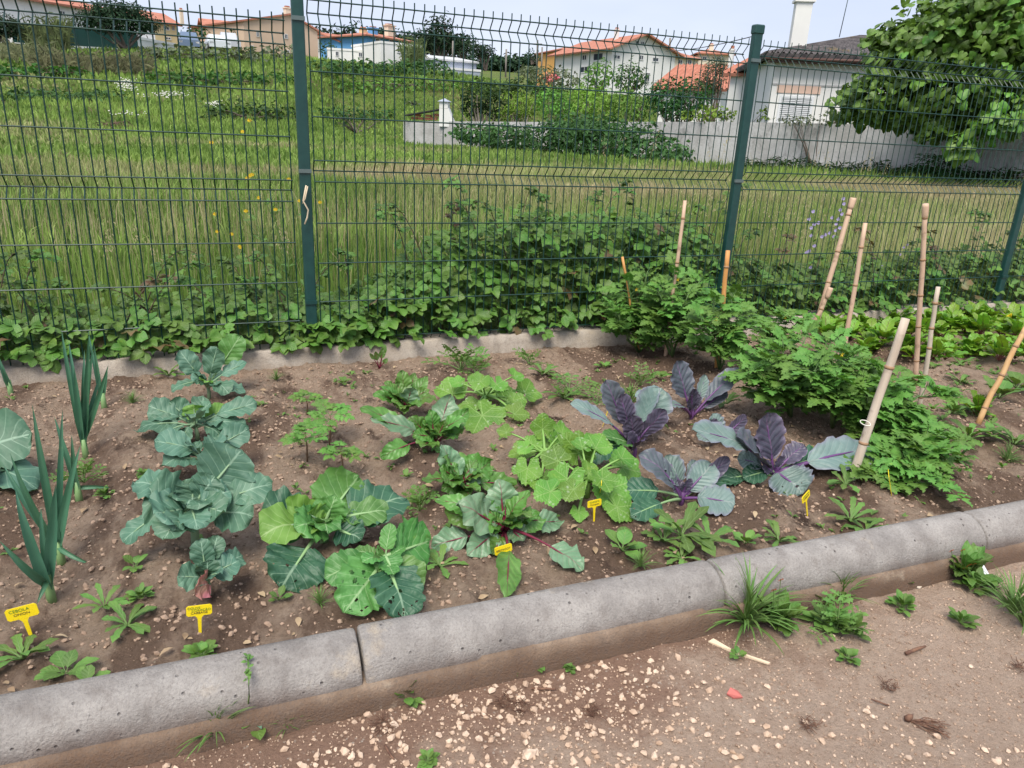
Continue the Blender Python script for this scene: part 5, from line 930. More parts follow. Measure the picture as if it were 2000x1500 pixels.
# ------------------------------------------------------------------ flowering weeds behind the fence
def tall_weed(base_px, tops, fl, col, name, label, cat, y=.3, fr=.012, leafy=8, disc=True):
    P = aty(base_px[0], base_px[1], y); P[2] = -.88; e = empty(name, P, label, cat); b = MB(); segs = []
    for i, (tx, ty) in enumerate(tops):
        T = aty(tx, ty, y + random.uniform(-.08, .1)) - P; pts = stalkpath(np.array([0, 0, 0.]), T, 8, .07, i + int(tx)); b.tube(pts, np.linspace(.004, .0012, 8), 4, cap=False); segs.append(pts)
        for k in range(5):
            q = pts[3 + k % 4]; b.tube([q, q + np.array([random.uniform(-.07, .07), random.uniform(-.03, .03), random.uniform(.03, .1)])], .001, 3, cap=False)
    b.build('stems', M_WEED[1], e)
    for i, (x, yy) in enumerate(fl):
        q = aty(x, yy, y - .02) - P; fb = MB()
        for j in range(7):
            a = j * .898; pt = lambda rr, aa: q + np.array([math.cos(aa) * rr, -.6 * abs(math.sin(aa)) * rr * .4, math.sin(aa) * rr * .75]); fb.add([q + [0, -.003, 0], pt(fr * .8, a - .4), pt(fr, a), pt(fr * .8, a + .4)], Q=[(0, 1, 2, 3)])
        s = segs[i % len(segs)]; j = int(np.argmin(np.linalg.norm(s - q, axis=1))); fb.tube([s[j], q], .0009, 3, m=1, cap=False); fb.build('flower', [col, M_WEED[1]], e)
    for k in range(leafy * len(segs)):
        q = segs[k % len(segs)][random.choice([1, 2, 3, 4, 5])]; me = lt_m[k % 3]; place(me, 'leaf', e, q, (random.uniform(-1, 1), random.uniform(-.5, .5), random.uniform(0, .6)), (0, -.5, 1), random.uniform(.03, .08))
    return e
lt_m = [merge([leaf((0, 0, 0), (0, 1, 0), .35, (0, 0, 1), p, 2, 6, .5, .2, .05, 2, .05, .1, stem=False, seed=k, t=.5)]).mesh('leaf', M_WEED) for k, p in enumerate(['oval', 'dand', 'point'])]
LIL = simple('lilac_petal', (.50, .42, .75), .6)
tall_weed((560, 640), [(490, 330), (412, 385), (545, 380), (500, 425), (590, 420)], [(488, 343), (483, 348), (492, 341), (480, 412), (420, 418), (538, 409), (425, 452), (452, 457), (470, 483), (506, 386), (564, 350)], YEL, 'sow_thistle', 'branching sow thistle with small yellow flowers left of the left fence post', 'sow thistle', .25, .012, 7)
tall_weed((600, 655), [(487, 230), (475, 278), (415, 277), (560, 300)], [(487, 235), (474, 257), (413, 278), (585, 392), (625, 395)], YEL, 'sow_thistle', 'tallest thin sow thistle, bare stemmed with yellow flowers by the left fence post', 'sow thistle', .45, .012, 4)
tall_weed((470, 690), [(360, 505), (395, 495), (300, 560)], [(468, 481)], YEL, 'sow_thistle', 'low leaning weed in the brambles, left of the sow thistles', 'weed', .2, .01, 8)
tall_weed((1610, 640), [(1652, 385), (1628, 420), (1588, 410), (1583, 480), (1640, 470), (1600, 530)], [(1647, 388), (1648, 398), (1641, 410), (1644, 418), (1637, 428), (1633, 437), (1640, 445), (1625, 425), (1588, 413), (1580, 428), (1590, 438), (1584, 445), (1598, 435), (1612, 458), (1620, 455), (1605, 462), (1584, 460), (1580, 490), (1575, 493), (1583, 522), (1590, 480), (1632, 450), (1628, 462)], LIL, 'lilac_wildflower', 'tall wildflower with lilac blossoms behind the fence, left of the leaning cane', 'wildflower', .35, .018, 6)
tall_weed((1730, 620), [(1775, 475), (1745, 500), (1715, 540)], [(1772, 478), (1765, 483), (1758, 497), (1722, 520), (1712, 533), (1728, 545), (1705, 545)], LIL, 'lilac_wildflower', 'shorter wildflower with pale lilac blossoms between the tall canes', 'wildflower', .35, .014, 8)

# ------------------------------------------------------------------ far setting: walls, houses, trees
def ont(px, py, dmax=140.):
    for D in np.arange(12, dmax, .5):
        P = atD(px, py, D)
        if P[2] <= float(TZ(P[0], P[1])): return P
    return atD(px, py, dmax)
GWM = NT('stained_render'); _c = GWM.mix(GWM.ramp(GWM.noise(.9, 6, .65, stretch=(1, 1, .8)), .36, .64), (.33, .325, .315), (.50, .50, .50)); _c = GWM.mix(GWM.ramp(GWM.noise(1.1, 7, .75, stretch=(1, 1, .6)), .55, .72), _c, (.13, .13, .125)); _c = GWM.mix(GWM.math('MULTIPLY', GWM.ramp(GWM.noise(8, 5, .7), .5, .75), .4), _c, (.55, .54, .52)); GWM = GWM.done(GWM.pr(_c, .9, GWM.bump(GWM.noise(12, 6), .4, .05), .2))
gw = [(atD(788, 236, 45), -.9), (atD(1010, 238, 41.5), -.9), (atD(1200, 238, 38.5), -.9), (atD(1430, 238, 35), -.95), (atD(1700, 243, 32), -.95), (atD(2000, 251, 30), -1.), (atD(2350, 262, 29), -1.)]
b = MB()
for (A_, za), (B_, zb) in zip(gw[:-1], gw[1:]):
    n = nz_([B_[1] - A_[1], -(B_[0] - A_[0]), 0]); k = np.array([0, 0, 1.]); f = lambda P, z, o: np.array([P[0], P[1], z]) - n * o
    V = [f(A_, za - .6, 0), f(B_, zb - .6, 0), f(B_, B_[2], 0), f(A_, A_[2], 0), f(A_, za - .6, .22), f(B_, zb - .6, .22), f(B_, B_[2] - .03, .22), f(A_, A_[2] - .03, .22)]
    b.add(V, Q=[(0, 1, 2, 3), (5, 4, 7, 6), (3, 2, 6, 7), (0, 3, 7, 4), (1, 5, 6, 2)])
A_, za = gw[0]; B2 = atD(812, 236, 50); V = [np.array([A_[0], A_[1], -1.5]), np.array([B2[0], B2[1], -1.5]), np.array([B2[0], B2[1], A_[2]]), np.array([A_[0], A_[1], A_[2]])]; b.add(V, Q=[(0, 3, 2, 1)])
tag(b.build('garden_wall', GWM, smooth=False), 'long stained grey white garden wall crossing behind the meadow', 'wall')
ROOF = NT('clay_tiles'); _c = ROOF.mix(ROOF.ramp(ROOF.noise(1.5, 6, .7), .35, .65), (.36, .14, .095), (.47, .21, .145)); ROOF = ROOF.done(ROOF.pr(_c, .85, None, .2))
DROOF = NT('dark_tiles'); _c = DROOF.mix(DROOF.ramp(DROOF.noise(3, 6, .7), .4, .62), (.06, .055, .058), (.15, .135, .135)); _c = DROOF.mix(DROOF.ramp(DROOF.noise(.55, 5, .7), .60, .72), _c, (.24, .17, .05)); DROOF = DROOF.done(DROOF.pr(_c, .85, None, .2))
def wallm(n, c): return simple(n, tuple(x * .92 for x in c), .85, col2=c, nz=.8, spec=.2)
WW, WY, WB, WO, WBL, WG, WS = wallm('white_render', (.74, .74, .72)), wallm('yellow_render', (.72, .58, .34)), wallm('beige_render', (.62, .46, .34)), wallm('orange_render', (.68, .38, .12)), wallm('blue_render', (.14, .36, .66)), wallm('blue_grey_render', (.34, .38, .46)), wallm('cream_render', (.72, .64, .50))
GLS = simple('dark_glass', (.035, .045, .06), .15, spec=.6); FRM = simple('white_frame', (.65, .65, .65), .5); BRK = simple('clay_brick', (.42, .15, .09), .85, col2=(.5, .22, .13), nz=6)
SHUT = simple('white_shutter', (.66, .68, .70), .6)
def building(label, xl, xr, yb, yt, D1, D2, depth, wm, rm, roof, ytop, wins=(), side=(), apex=.5, over=.35, chim=(), ribs=0, name='house', cat='house', ext=2.5, sill=False):
    P0 = atD(xl, yb, D1); P1 = atD(xr, yb, D2); X = np.array([P1[0] - P0[0], P1[1] - P0[1], 0]); Wd = np.linalg.norm(X); X /= Wd; rz = math.atan2(X[1], X[0])
    e = empty(name, P0, label, cat, None, rz); Yv = np.array([-X[1], X[0], 0])
    s1 = D1 / FPX; H = (atD(xl, yt, D1)[2] - P0[2]); RH = atD(xl, ytop, D1)[2] - P0[2] - H
    b = MB(); b.box((Wd / 2, depth / 2, (H - ext) / 2), (Wd, depth, H + ext))
    if roof == 'gf': ax = Wd * apex; b.add([(0.0, .0, H), (Wd, .0, H), (ax, .0, H + RH), (0.0, depth, H), (Wd, depth, H), (ax, depth, H + RH)], Q=[(0, 2, 5, 3), (1, 4, 5, 2)], T=[(0, 1, 2), (3, 5, 4)])
    if roof == 'gs': b.add([(0., 0, H), (0., depth, H), (0., depth / 2, H + RH), (Wd, 0, H), (Wd, depth, H), (Wd, depth / 2, H + RH)], T=[(0, 2, 1), (3, 4, 5)])
    b.build('wall', wm, e, False)
    o = over; th = .16; r = MB()
    def sl(a, b_, c, d):
        a, b_, c, d = map(lambda v: np.array(v, float), (a, b_, c, d)); n = nz_(np.cross(b_ - a, d - a)); n = n if n[2] > 0 else -n
        V = [a, b_, c, d, a + n * th, b_ + n * th, c + n * th, d + n * th]; r.add(V, Q=[(4, 5, 6, 7), (3, 2, 1, 0), (0, 1, 5, 4), (1, 2, 6, 5), (2, 3, 7, 6), (3, 0, 4, 7)])
        if ribs:
            L1 = np.linalg.norm(b_ - a); k = int(L1 / ribs)
            for i in range(k + 1):
                f = i / k; p, q = a + (b_ - a) * f + n * th, d + (c - d) * f + n * th; u_ = nz_(b_ - a) * ribs * .32
                if np.linalg.norm(q - p) > .3: r.add([p - u_, p + n * ribs * .3, p + u_, q - u_, q + n * ribs * .3, q + u_], Q=[(0, 1, 4, 3), (1, 2, 5, 4)])
    if roof == 'gf': ax = Wd * apex; k1 = RH / ax; k2 = RH / (Wd - ax); sl((ax, -o, H + RH), (ax, depth + o, H + RH), (-o, depth + o, H - k1 * o), (-o, -o, H - k1 * o)); sl((ax, -o, H + RH), (ax, depth + o, H + RH), (Wd + o, depth + o, H - k2 * o), (Wd + o, -o, H - k2 * o))
    elif roof == 'gs': k1 = RH / (depth / 2); sl((-o, -o, H - k1 * o), (Wd + o, -o, H - k1 * o), (Wd + o, depth / 2, H + RH), (-o, depth / 2, H + RH)); sl((-o, depth + o, H - k1 * o), (Wd + o, depth + o, H - k1 * o), (Wd + o, depth / 2, H + RH), (-o, depth / 2, H + RH))
    elif roof == 'hip': h = min(depth / 2, Wd / 2) * .98; k1 = RH / (depth / 2); zo = H - k1 * o * .5; sl((-o, -o, zo), (Wd + o, -o, zo), (Wd - h, depth / 2, H + RH), (h, depth / 2, H + RH)); sl((-o, depth + o, zo), (Wd + o, depth + o, zo), (Wd - h, depth / 2, H + RH), (h, depth / 2, H + RH)); sl((-o, depth + o, zo), (-o, -o, zo), (h, depth / 2, H + RH), (h, depth / 2, H + RH + .01)); sl((Wd + o, -o, zo), (Wd + o, depth + o, zo), (Wd - h, depth / 2, H + RH), (Wd - h, depth / 2, H + RH + .01))
    elif roof == 'lean': sl((-o, -o, H), (Wd + o, -o, H), (Wd + o, depth + o, H + RH), (-o, depth + o, H + RH))
    else: r.box((Wd / 2, depth / 2, H + .1), (Wd + .1, depth + .1, .2))
    ro = r.build('roof', rm, e, False)
    def loc(px, py, onside=False):
        d = ray(px, py)
        if onside: k = -((CAM - P0) @ X) / (d @ X)
        else: k = -((CAM - P0) @ Yv) / (d @ Yv)
        Q = CAM + d * k - P0; return Q @ X, Q @ Yv, Q[2]
    for sdn, ww in ((False, wins), (True, side)):
        for wn in ww:
            x0, y0, x1, y1 = wn[:4]; A_ = loc(x0, y0, sdn); B_ = loc(x1, y1, sdn); z0, z1 = B_[2], A_[2]; nm = wn[4] if len(wn) > 4 else 'window'
            i = 1 if sdn else 0; a, c = sorted((A_[i], B_[i])); w_, h_ = max(c - a, .3), max(z1 - z0, .3); cx, cz = (a + c) / 2, (z0 + z1) / 2
            fr = MB(); f_ = min(.09, w_ * .12)
            for bx_ in (((cx, cz + h_ / 2 - f_ / 2), (w_, f_)), ((cx, cz - h_ / 2 + f_ / 2), (w_, f_)), ((a + f_ / 2, cz), (f_, h_ - 2 * f_)), ((c - f_ / 2, cz), (f_, h_ - 2 * f_)), ((cx, cz), (f_ * .6, h_ - 2 * f_))):
                (u, v), (p, q) = bx_; fr.box((-.03, u, v) if sdn else (u, -.03, v), (.07, p, q) if sdn else (p, .07, q))
            wo = fr.build(nm, FRM if nm != 'shutter' else SHUT, e, False)
            if nm == 'shutter':
                ns = 15
                for hf in (0, 1):
                    for j in range(ns): MB().box((a + w_ * (.26 + .48 * hf), -.035, z0 + h_ * (j + .5) / ns), (w_ * .42, .03, h_ / ns * .62)).build('slat', SHUT, wo, False)
                MB().box((cx, -.012, cz), (w_ * .96, .02, h_ * .98)).build('backing', simple('shutter_gap', (.25, .26, .28), .8), wo, False)
            else: MB().box((-.01, cx, cz) if sdn else (cx, -.01, cz), (.03, w_ * .96, h_ * .96) if sdn else (w_ * .96, .03, h_ * .96)).build('pane', GLS, wo, False)
    for (px0, py0, px1, py1, dd, m_) in chim:
        f = (atD((px0 + px1) / 2, py1, D1 + dd) - P0); x_, y_ = f @ X, f @ Yv; w_ = (px1 - px0) / FPX * (D1 + dd); z1 = atD(px0, py0, D1 + dd)[2] - P0[2]; z0 = f[2] - .8
        c_ = MB().box((x_, y_, (z0 + z1) / 2), (w_, w_ * .8, z1 - z0)).build('chimney', m_, e, False); MB().box((x_, y_, z1 + .02), (w_ * 1.25, w_ * 1.05, .10)).build('chimney_cap', m_, c_, False); MB().box((x_, y_, z1 + .16), (w_ * .7, w_ * .6, .14)).build('flue', ROOF, c_, False)
    e['_w'] = Wd; return e, Wd, H, RH
building('long white house at the far left behind the umbrella pine, with two small dark windows', -60, 306, 100, -18, 72, 80, 9, WW, ROOF, 'hip', -46, [(115, 20, 128, 32), (145, 24, 157, 35), (20, 40, 30, 52), (258, 76, 264, 88)], over=.5)
building('yellow building fragment at the far left edge', -90, 13, 62, 22, 92, 93, 8, WY, ROOF, 'gs', 8)
building('yellow house with a red roof and cream gable, right of the umbrella pine', 306, 350, 100, 43, 90, 91.2, 6, WY, ROOF, 'gs', 20, [(319, 51, 331, 60), (336, 50, 341, 60), (322, 72, 334, 78)], over=.4, chim=[(352, 20, 357, 32, 4, WS)])
building('white annex with a terrace wall, below the yellow house', 268, 343, 100, 76, 76, 80, 4, WW, WW, 'flat', 74, [(300, 82, 306, 92)])
building('pale yellow house with a red roof, behind two parked cars', 407, 465, 100, 54, 92, 92.4, 6, WY, ROOF, 'gs', 34, [(422, 62, 434, 72), (443, 62, 452, 70), (416, 82, 424, 95)], over=.4)
building('large windowed beige gable house beside the left fence post', 480, 622, 118, 42, 84, 88, 12, WB, ROOF, 'gf', 16, [(555, 66, 562, 76), (557, 97, 565, 104), (478 + 10, 88, 496, 98), (500, 60, 506, 72)], apex=.62, over=.25, chim=[(556, 16, 566, 24, 4, WS)])
building('small orange roofed house seen just right of the left fence post', 606, 634, 96, 76, 110, 111, 7, WS, ROOF, 'gs', 66, [(612, 80, 618, 88)])
building('white house with a red roof and a yellow chimney stack, left of the blue house', 665, 706, 104, 82, 104, 106, 8, WW, ROOF, 'gs', 63, [(672, 86, 680, 94), (690, 86, 697, 94)], chim=[(704, 56, 715, 80, 2, WY)])
building('bright blue house with a hipped red roof', 717, 818, 112, 70, 100, 106, 9, WBL, ROOF, 'hip', 54, [(733, 74, 742, 84), (760, 76, 770, 86), (790, 78, 800, 88)], chim=[(722, 55, 735, 68, 3, WBL), (752, 50, 768, 58, 6, WS)], over=.6)
building('low white garden building in front of the blue house', 640, 745, 124, 97, 84, 84, 5, WW, WW, 'flat', 96, [(655, 100, 662, 110), (700, 102, 708, 112)])
building('white flat roofed block with a dark window, right of the blue house', 744, 822, 132, 84, 80, 82, 7, WW, WW, 'flat', 82, [(775, 88, 785, 104), (787, 112, 796, 124), (805, 95, 812, 106)])
building('blue grey shed with a pale sloping roof at the end of the row', 820, 930, 146, 115, 78, 80, 6, WG, simple('fibre_roof', (.55, .56, .57), .8, col2=(.42, .43, .44), nz=2), 'lean', 98, [(850, 122, 858, 132)], over=.2, cat='shed', name='shed')
building('small lean-to with a white edged roof at the road side', 878, 938, 152, 136, 76, 77, 3, WG, FRM, 'flat', 134, [], cat='shed', name='shed')
building('orange house left of the large white gable house', 1096, 1150, 146, 98, 118, 120, 9, WO, ROOF, 'hip', 88, [(1106, 104, 1112, 112), (1128, 104, 1134, 112)], over=.5)
building('large white gable house with a red roof and balcony', 1190, 1313, 168, 93, 86, 91, 12, WW, ROOF, 'gf', 61, [(1241, 79, 1248, 87), (1251, 80, 1258, 88), (1198, 106, 1211, 117), (1249, 107, 1256, 118), (1274, 111, 1286, 122), (1261, 141, 1268, 160, 'door')], [(1138, 107, 1146, 118), (1160, 104, 1178, 118), (1134, 130, 1150, 142)], over=.7, apex=.47, chim=[(1200, 58, 1207, 76, 5, WW)])
building('distant house with a red roof right of the large white gable house', 1314, 1360, 140, 112, 110, 112, 9, WS, ROOF, 'hip', 93, [(1325, 116, 1332, 126), (1343, 116, 1350, 126)], over=.5)
building('distant cream house with a red hipped roof left of the second fence post', 1362, 1424, 138, 105, 115, 116, 9, WS, ROOF, 'hip', 90, [(1372, 110, 1380, 119), (1400, 110, 1408, 119)], over=.5, chim=[(1385, 88, 1392, 98, 3, WS)])
building('low house with a wide clay tile roof behind the garden trees', 1285, 1405, 215, 172, 60, 58.5, 10, WW, ROOF, 'gs', 118, [(1300, 178, 1312, 190)], over=.5, ribs=.35)
building('white walled annex with a bright clay tile roof left of the second fence post', 1412, 1482, 262, 146, 43, 42.3, 7, WW, ROOF, 'gs', 104, [], over=.3, ribs=.3, chim=[(1425, 98, 1432, 112, 3, WW)])
hs, hw_, hh_, hr_ = building('white bungalow with a dark tiled roof at the right', 1488, 2100, 290, 110, 35, 39, 9, WW, DROOF, 'hip', 46, [(1523, 186, 1581, 244, 'shutter')], over=.45, ribs=.22, ext=3, chim=[(1548, 4, 1574, 62, 1.6, WW)])
hs['label'] = 'white bungalow with a dark tiled roof, tall chimney and shuttered window at the right'
def onfac(e, x0, y0, x1, y1, D, mat, name, th=.04):
    """strip proud of the bungalow's front"""
    R_ = e.matrix_basis; inv = R_.inverted(); X = np.array(R_.col[0][:3]); Yv = np.array(R_.col[1][:3]); P0 = np.array(e.location)
    def hit(px, py): d = ray(px, py); k = -((CAM - P0) @ Yv) / (d @ Yv); Q = CAM + d * k - P0; return Q @ X, Q[2]
    a, b_ = hit(x0, y0), hit(x1, y1); MB().box(((a[0] + b_[0]) / 2, -th / 2 - .002, (a[1] + b_[1]) / 2), (abs(b_[0] - a[0]), th, abs(a[1] - b_[1]))).build(name, mat, e, False)
bpy.context.view_layer.update()
onfac(hs, 1519, 166, 1601, 184, 35, wallm('pink_lintel', (.66, .47, .38)), 'lintel')
MB().box((hw_ / 2, -.02, hh_ - 1.05), (hw_, .03, .06)).build('string_course', wallm('grey_band', (.45, .45, .45)), hs, False)
MB().tube([(-.5, -.55, hh_ - .12), (hw_ + .5, -.55, hh_ - .12)], .07, 6).build('gutter', simple('brown_gutter', (.09, .045, .035), .5), hs)
MB().box((hw_ / 2, -.25, hh_ - .22), (hw_ + .6, .45, .05)).build('eave_board', simple('eave_brown', (.12, .07, .06), .6), hs, False)
sk = MB(); k1 = hr_ / 4.5; ang = math.atan(k1); c_, s_ = math.cos(ang), math.sin(ang); sk.box((5.6, 3.3, hh_ + k1 * 3.3 + .3), (.75, .9, .08), rot=[[1, 0, 0], [0, c_, -s_], [0, s_, c_]]); sk.build('skylight', FRM, hs, False)
a_ = np.array([3.2, 3.4, hh_ + 1.2]); an = MB().tube([a_, a_ + [.15, 0, 2.6]], .02, 5)
for k in range(6): an.tube([a_ + [-.35 + .06 * k, 0, 2.5 - .0 * k], a_ + [-.35 + .06 * k + .02, 0, 2.85]], .008, 3)
an.tube([a_ + [-.5, 0, 2.65], a_ + [.8, 0, 2.72]], .01, 3); an.build('antenna', GAL, hs)
# little barbecue shed on the end of the garden wall
P0 = atD(800, 236, 44.6); e = empty('garden_shed', P0, 'ruined little shed with black tiles and bare bricks on the wall end', 'shed', None, -.5); s_ = 44.6 / FPX
def rl(px, py): return np.array([(px - 800) * s_, 0, (236 - py) * s_])
for i, (x, y, w_, h_) in enumerate([(806, 231, 10, 4), (818, 231, 10, 4), (830, 231, 11, 4), (842, 230, 12, 5), (846, 224, 10, 5), (812, 226, 9, 4), (832, 226, 10, 4)]): q = rl(x, y); MB().box((q[0], .4, q[2]), (w_ * s_, .3, h_ * s_)).build('brick', BRK, e, False)
blk = simple('black_tile', (.03, .028, .03), .8)
for i in range(9): q = rl(796 + i * 8, 226 - i * 1.6); MB().box((q[0], .35, q[2]), (9.5 * s_, .9, .06), rot=[[math.cos(.2), 0, -math.sin(.2)], [0, 1, 0], [math.sin(.2), 0, math.cos(.2)]]).build('tile', blk, e, False)
cw = atD(866, 236, 43.5); e2 = empty('garden_chimney', cw, 'short white garden chimney with a pyramid cap on the wall', 'chimney', None, -.5); s2 = 43.5 / FPX
MB().add([(-8 * s2, 0, -.3), (22 * s2, 0, -.3), (9 * s2, 0, 22 * s2), (-8 * s2, 0, 22 * s2), (-8 * s2, .5, -.3), (22 * s2, .5, -.3), (9 * s2, .5, 22 * s2), (-8 * s2, .5, 22 * s2)], Q=[(0, 1, 2, 3), (5, 4, 7, 6), (3, 2, 6, 7), (0, 3, 7, 4), (1, 5, 6, 2)]).box((0, .25, 27 * s2), (16 * s2, .5, 12 * s2)).build('stack', WW, e2, False)
MB().add([(-11 * s2, -.1, 33 * s2), (11 * s2, -.1, 33 * s2), (11 * s2, .6, 33 * s2), (-11 * s2, .6, 33 * s2), (0, .25, 39 * s2)], Q=[(0, 3, 2, 1)], T=[(0, 1, 4), (1, 2, 4), (2, 3, 4), (3, 0, 4)]).build('cap', WG, e2, False)
# road and screens on the bank
def strip(L_, R_, mat, name, up=.05):
    A_ = [ont(*p) for p in L_]; B_ = [ont(*p) for p in R_]; t = np.linspace(0, len(L_) - 1, 24); V = []
    for f in t:
        i = min(int(f), len(L_) - 2); g = f - i; a, c = A_[i] * (1 - g) + A_[i + 1] * g, B_[i] * (1 - g) + B_[i + 1] * g
        for h in (0, .33, .66, 1): p = a * (1 - h) + c * h; V.append([p[0], p[1], float(TZ(p[0], p[1])) + up])
    Q = [(i * 4 + j, i * 4 + j + 1, (i + 1) * 4 + j + 1, (i + 1) * 4 + j) for i in range(23) for j in range(3)]; return MB().add(V, Q=Q).build(name, mat, kind='structure')
strip([(992, 168), (962, 152), (938, 143)], [(1050, 168), (1000, 150), (962, 141)], simple('pale_asphalt', (.33, .31, .30), .9, col2=(.26, .25, .25), nz=.5), 'road', .25)
P0, P1 = atD(28, 90, 69), atD(272, 103, 69); X = P1 - P0; l = np.linalg.norm(X[:2]); e = empty('screen_fence', P0, 'dark green screened fence on top of the bank before the long white house', 'fence', None, math.atan2(X[1], X[0]))
b = MB()
for i in range(14):
    x0 = l * i / 14; o = MB().box((x0 + l / 28, 0, .9 + X[2] * i / 14), (l / 14 - .06, .04, 1.3)).build('screen_panel', FGm, e, False); MB().box((x0, 0, .6 + X[2] * i / 14), (.07, .07, 2.4)).build('post', FGm, e, False)

# ------------------------------------------------------------------ foliage for shrubs and trees
def crown_pts(r, c, rad, n, lump=.35, inner=.45, seed=0):
    d = r.normal(size=(n, 3)); d /= np.linalg.norm(d, axis=1)[:, None]
    f = 1 + lump * (fbm(d[:, 0] * 2.6 + seed, d[:, 2] * 2.6 + d[:, 1] * 1.7, 4, seed)) * 2
    rr = (inner + (1 - inner) * r.random(n) ** .7) * f; return np.array(c) + d * rr[:, None] * np.array(rad), d
def foliage(b, blobs, dens, L_, W, seed=0, up=.6, inner=.45, lump=.35):
    r = np.random.default_rng(seed)
    for bi, (c, rad) in enumerate(blobs):
        n = int(3.6 * dens * (rad[0] * rad[2] + rad[0] * rad[1]) / (L_ * W)); P, d = crown_pts(r, c, rad, n, lump, inner, seed + bi)
        nm = d * .8 + r.normal(0, .55, (n, 3)) + [0, 0, up]; nm /= np.linalg.norm(nm, axis=1)[:, None]; t = r.normal(size=(n, 3)) + d * .7 - [0, 0, .3]; t -= nm * (t * nm).sum(1)[:, None]; t /= np.linalg.norm(t, axis=1)[:, None]; s = np.cross(t, nm)
        l = L_ * r.uniform(.6, 1.3, n)[:, None]; w_ = W * r.uniform(.6, 1.3, n)[:, None] / 2
        V = np.stack([P, P + t * l * .5 - s * w_ + nm * w_ * .3, P + t * l - nm * l * .1, P + t * l * .5 + s * w_ + nm * w_ * .3], 1)
        A = np.zeros((n, 4, 3)); A[:, :, 2] = np.clip(.5 + fbm(P[:, 0] * 1.3 / rad[0], P[:, 2] * 2.2 / rad[0], 3, seed) * 1.2 + r.normal(0, .22, n), 0, 1)[:, None]; A[:, 1:3, 1] = .5; A[:, 2, 1] = 1
        o = (np.arange(n) * 4)[:, None]; b.add(V.reshape(-1, 3), T=np.concatenate([np.array([[0, 1, 2]]) + o, np.array([[0, 2, 3]]) + o]), A=A.reshape(-1, 3))
    return b
def fm(n, a, b_, tr=.25): return leafmat(n, a, b_, None, tr=tr, rough=.65, spec=.25, nsc=3, vary=1.1)
F_DK, F_MD, F_YG, F_LT, F_PI, F_OL, F_BR, F_RD = fm('dark_foliage', (.022, .065, .016), (.04, .10, .022)), fm('mid_foliage', (.04, .11, .022), (.065, .16, .03)), fm('yellow_green_foliage', (.11, .19, .025), (.19, .29, .045)), fm('light_foliage', (.09, .20, .035), (.14, .27, .05)), fm('pine_foliage', (.012, .035, .015), (.022, .055, .02), .1), fm('olive_foliage', (.10, .13, .075), (.15, .18, .11)), fm('bramble_scrub', (.035, .08, .025), (.07, .14, .04)), fm('reed_foliage', (.16, .15, .09), (.22, .22, .11))
BARK = simple('bark', (.09, .07, .055), .9, col2=(.16, .13, .11), nz=4); BARKG = simple('grey_bark', (.24, .21, .18), .9, col2=(.15, .13, .11), nz=3)
def shrub(label, blobs, mat, L_=.3, W=.16, dens=1.7, name='shrub', cat='shrub', trunk=None, seed=0, up=.6, inner=.45, lump=.55, group=None, barkm=None, D=None, limbs=5):
    """blobs: (px, py, rx px, ry px, D); base on the terrain"""
    B_ = []
    for (px, py, rx, ry, d) in blobs: c = atD(px, py, d); s = d / FPX; B_.append((c, (rx * s, rx * s * .85, ry * s)))
    c0 = np.mean([c for c, _ in B_], 0); gz = float(TZ(c0[0], c0[1])); base = np.array([c0[0], c0[1], gz])
    if trunk: base = atD(trunk[0], trunk[1], trunk[2]); base[2] = min(base[2], float(TZ(base[0], base[1])) + .0) if trunk[2] < 60 else base[2]
    e = empty(name, base, label, cat, group); r = np.random.default_rng(seed + 5); tb = MB(); tr_ = (trunk[3] if trunk else .05) 
    for bi, (c, rad) in enumerate(B_):
        for k in range(max(1, limbs)):
            tip = c - base + r.normal(0, .42, 3) * rad; pts = stalkpath(np.zeros(3), tip, 7, .05, seed * 7 + k + bi * 31); tb.tube(pts, tr_ * np.linspace(1, .22, 7) * (1 if k == 0 else .6), 5, cap=False)
    tb.build('trunk' if trunk else 'stems', barkm or BARK, e)
    foliage(MB(), [(c - base, rad) for c, rad in B_], dens, L_, W, seed, up, inner, lump).build('crown' if trunk else 'foliage', mat, e, False); return e
# slope scrub
def slope(px, py, rx, ry, n=4, seed=0, lift=.3):
    r = np.random.default_rng(seed); out = []
    for k in range(n):
        x = px + rx * ((k + .5) / n * 2 - 1) * .85; P = ont(x, py + r.uniform(-.2, .2) * ry); D = math.hypot(P[0] - CAM[0], P[1] - CAM[1]); out.append((x, py - ry * lift, rx / n * 1.5, ry * r.uniform(.7, 1.1), D))
    return out
shrub('dark bramble scrub in the meadow left of the left fence post', slope(490, 232, 95, 24, 5, 1), F_BR, .30, .2, 1.4, seed=11)
shrub('dark scrub in the meadow just right of the left fence post', slope(690, 232, 85, 17, 5, 2), F_BR, .30, .2, 1.3, seed=12)
shrub('olive green scrub band below the beige gable house', slope(430, 118, 175, 22, 7, 3), F_OL, .45, .3, 1.3, seed=13)
shrub('dark scrub along the bank below the low white buildings', slope(760, 140, 180, 18, 7, 4), F_BR, .45, .3, 1.4, seed=14)
shrub('green scrub halfway up the bank at the left edge', slope(60, 150, 110, 16, 4, 5), F_MD, .4, .28, 1.2, seed=15)
shrub('green scrub on the bank, left of the left fence post', slope(430, 160, 150, 14, 5, 6), F_MD, .4, .28, 1.0, seed=16)
shrub('scrub on the bank right of the left fence post', slope(790, 172, 170, 14, 6, 7), F_LT, .4, .28, 1.0, seed=17)
shrub('low scrub line across the left meadow below the reeds', slope(130, 195, 140, 12, 5, 8), F_BR, .3, .2, 1.2, seed=18)
shrub('small dark bush in the open meadow left of the garden chimney', slope(805, 206, 14, 7, 2, 9), F_OL, .25, .15, 1.3, seed=19)
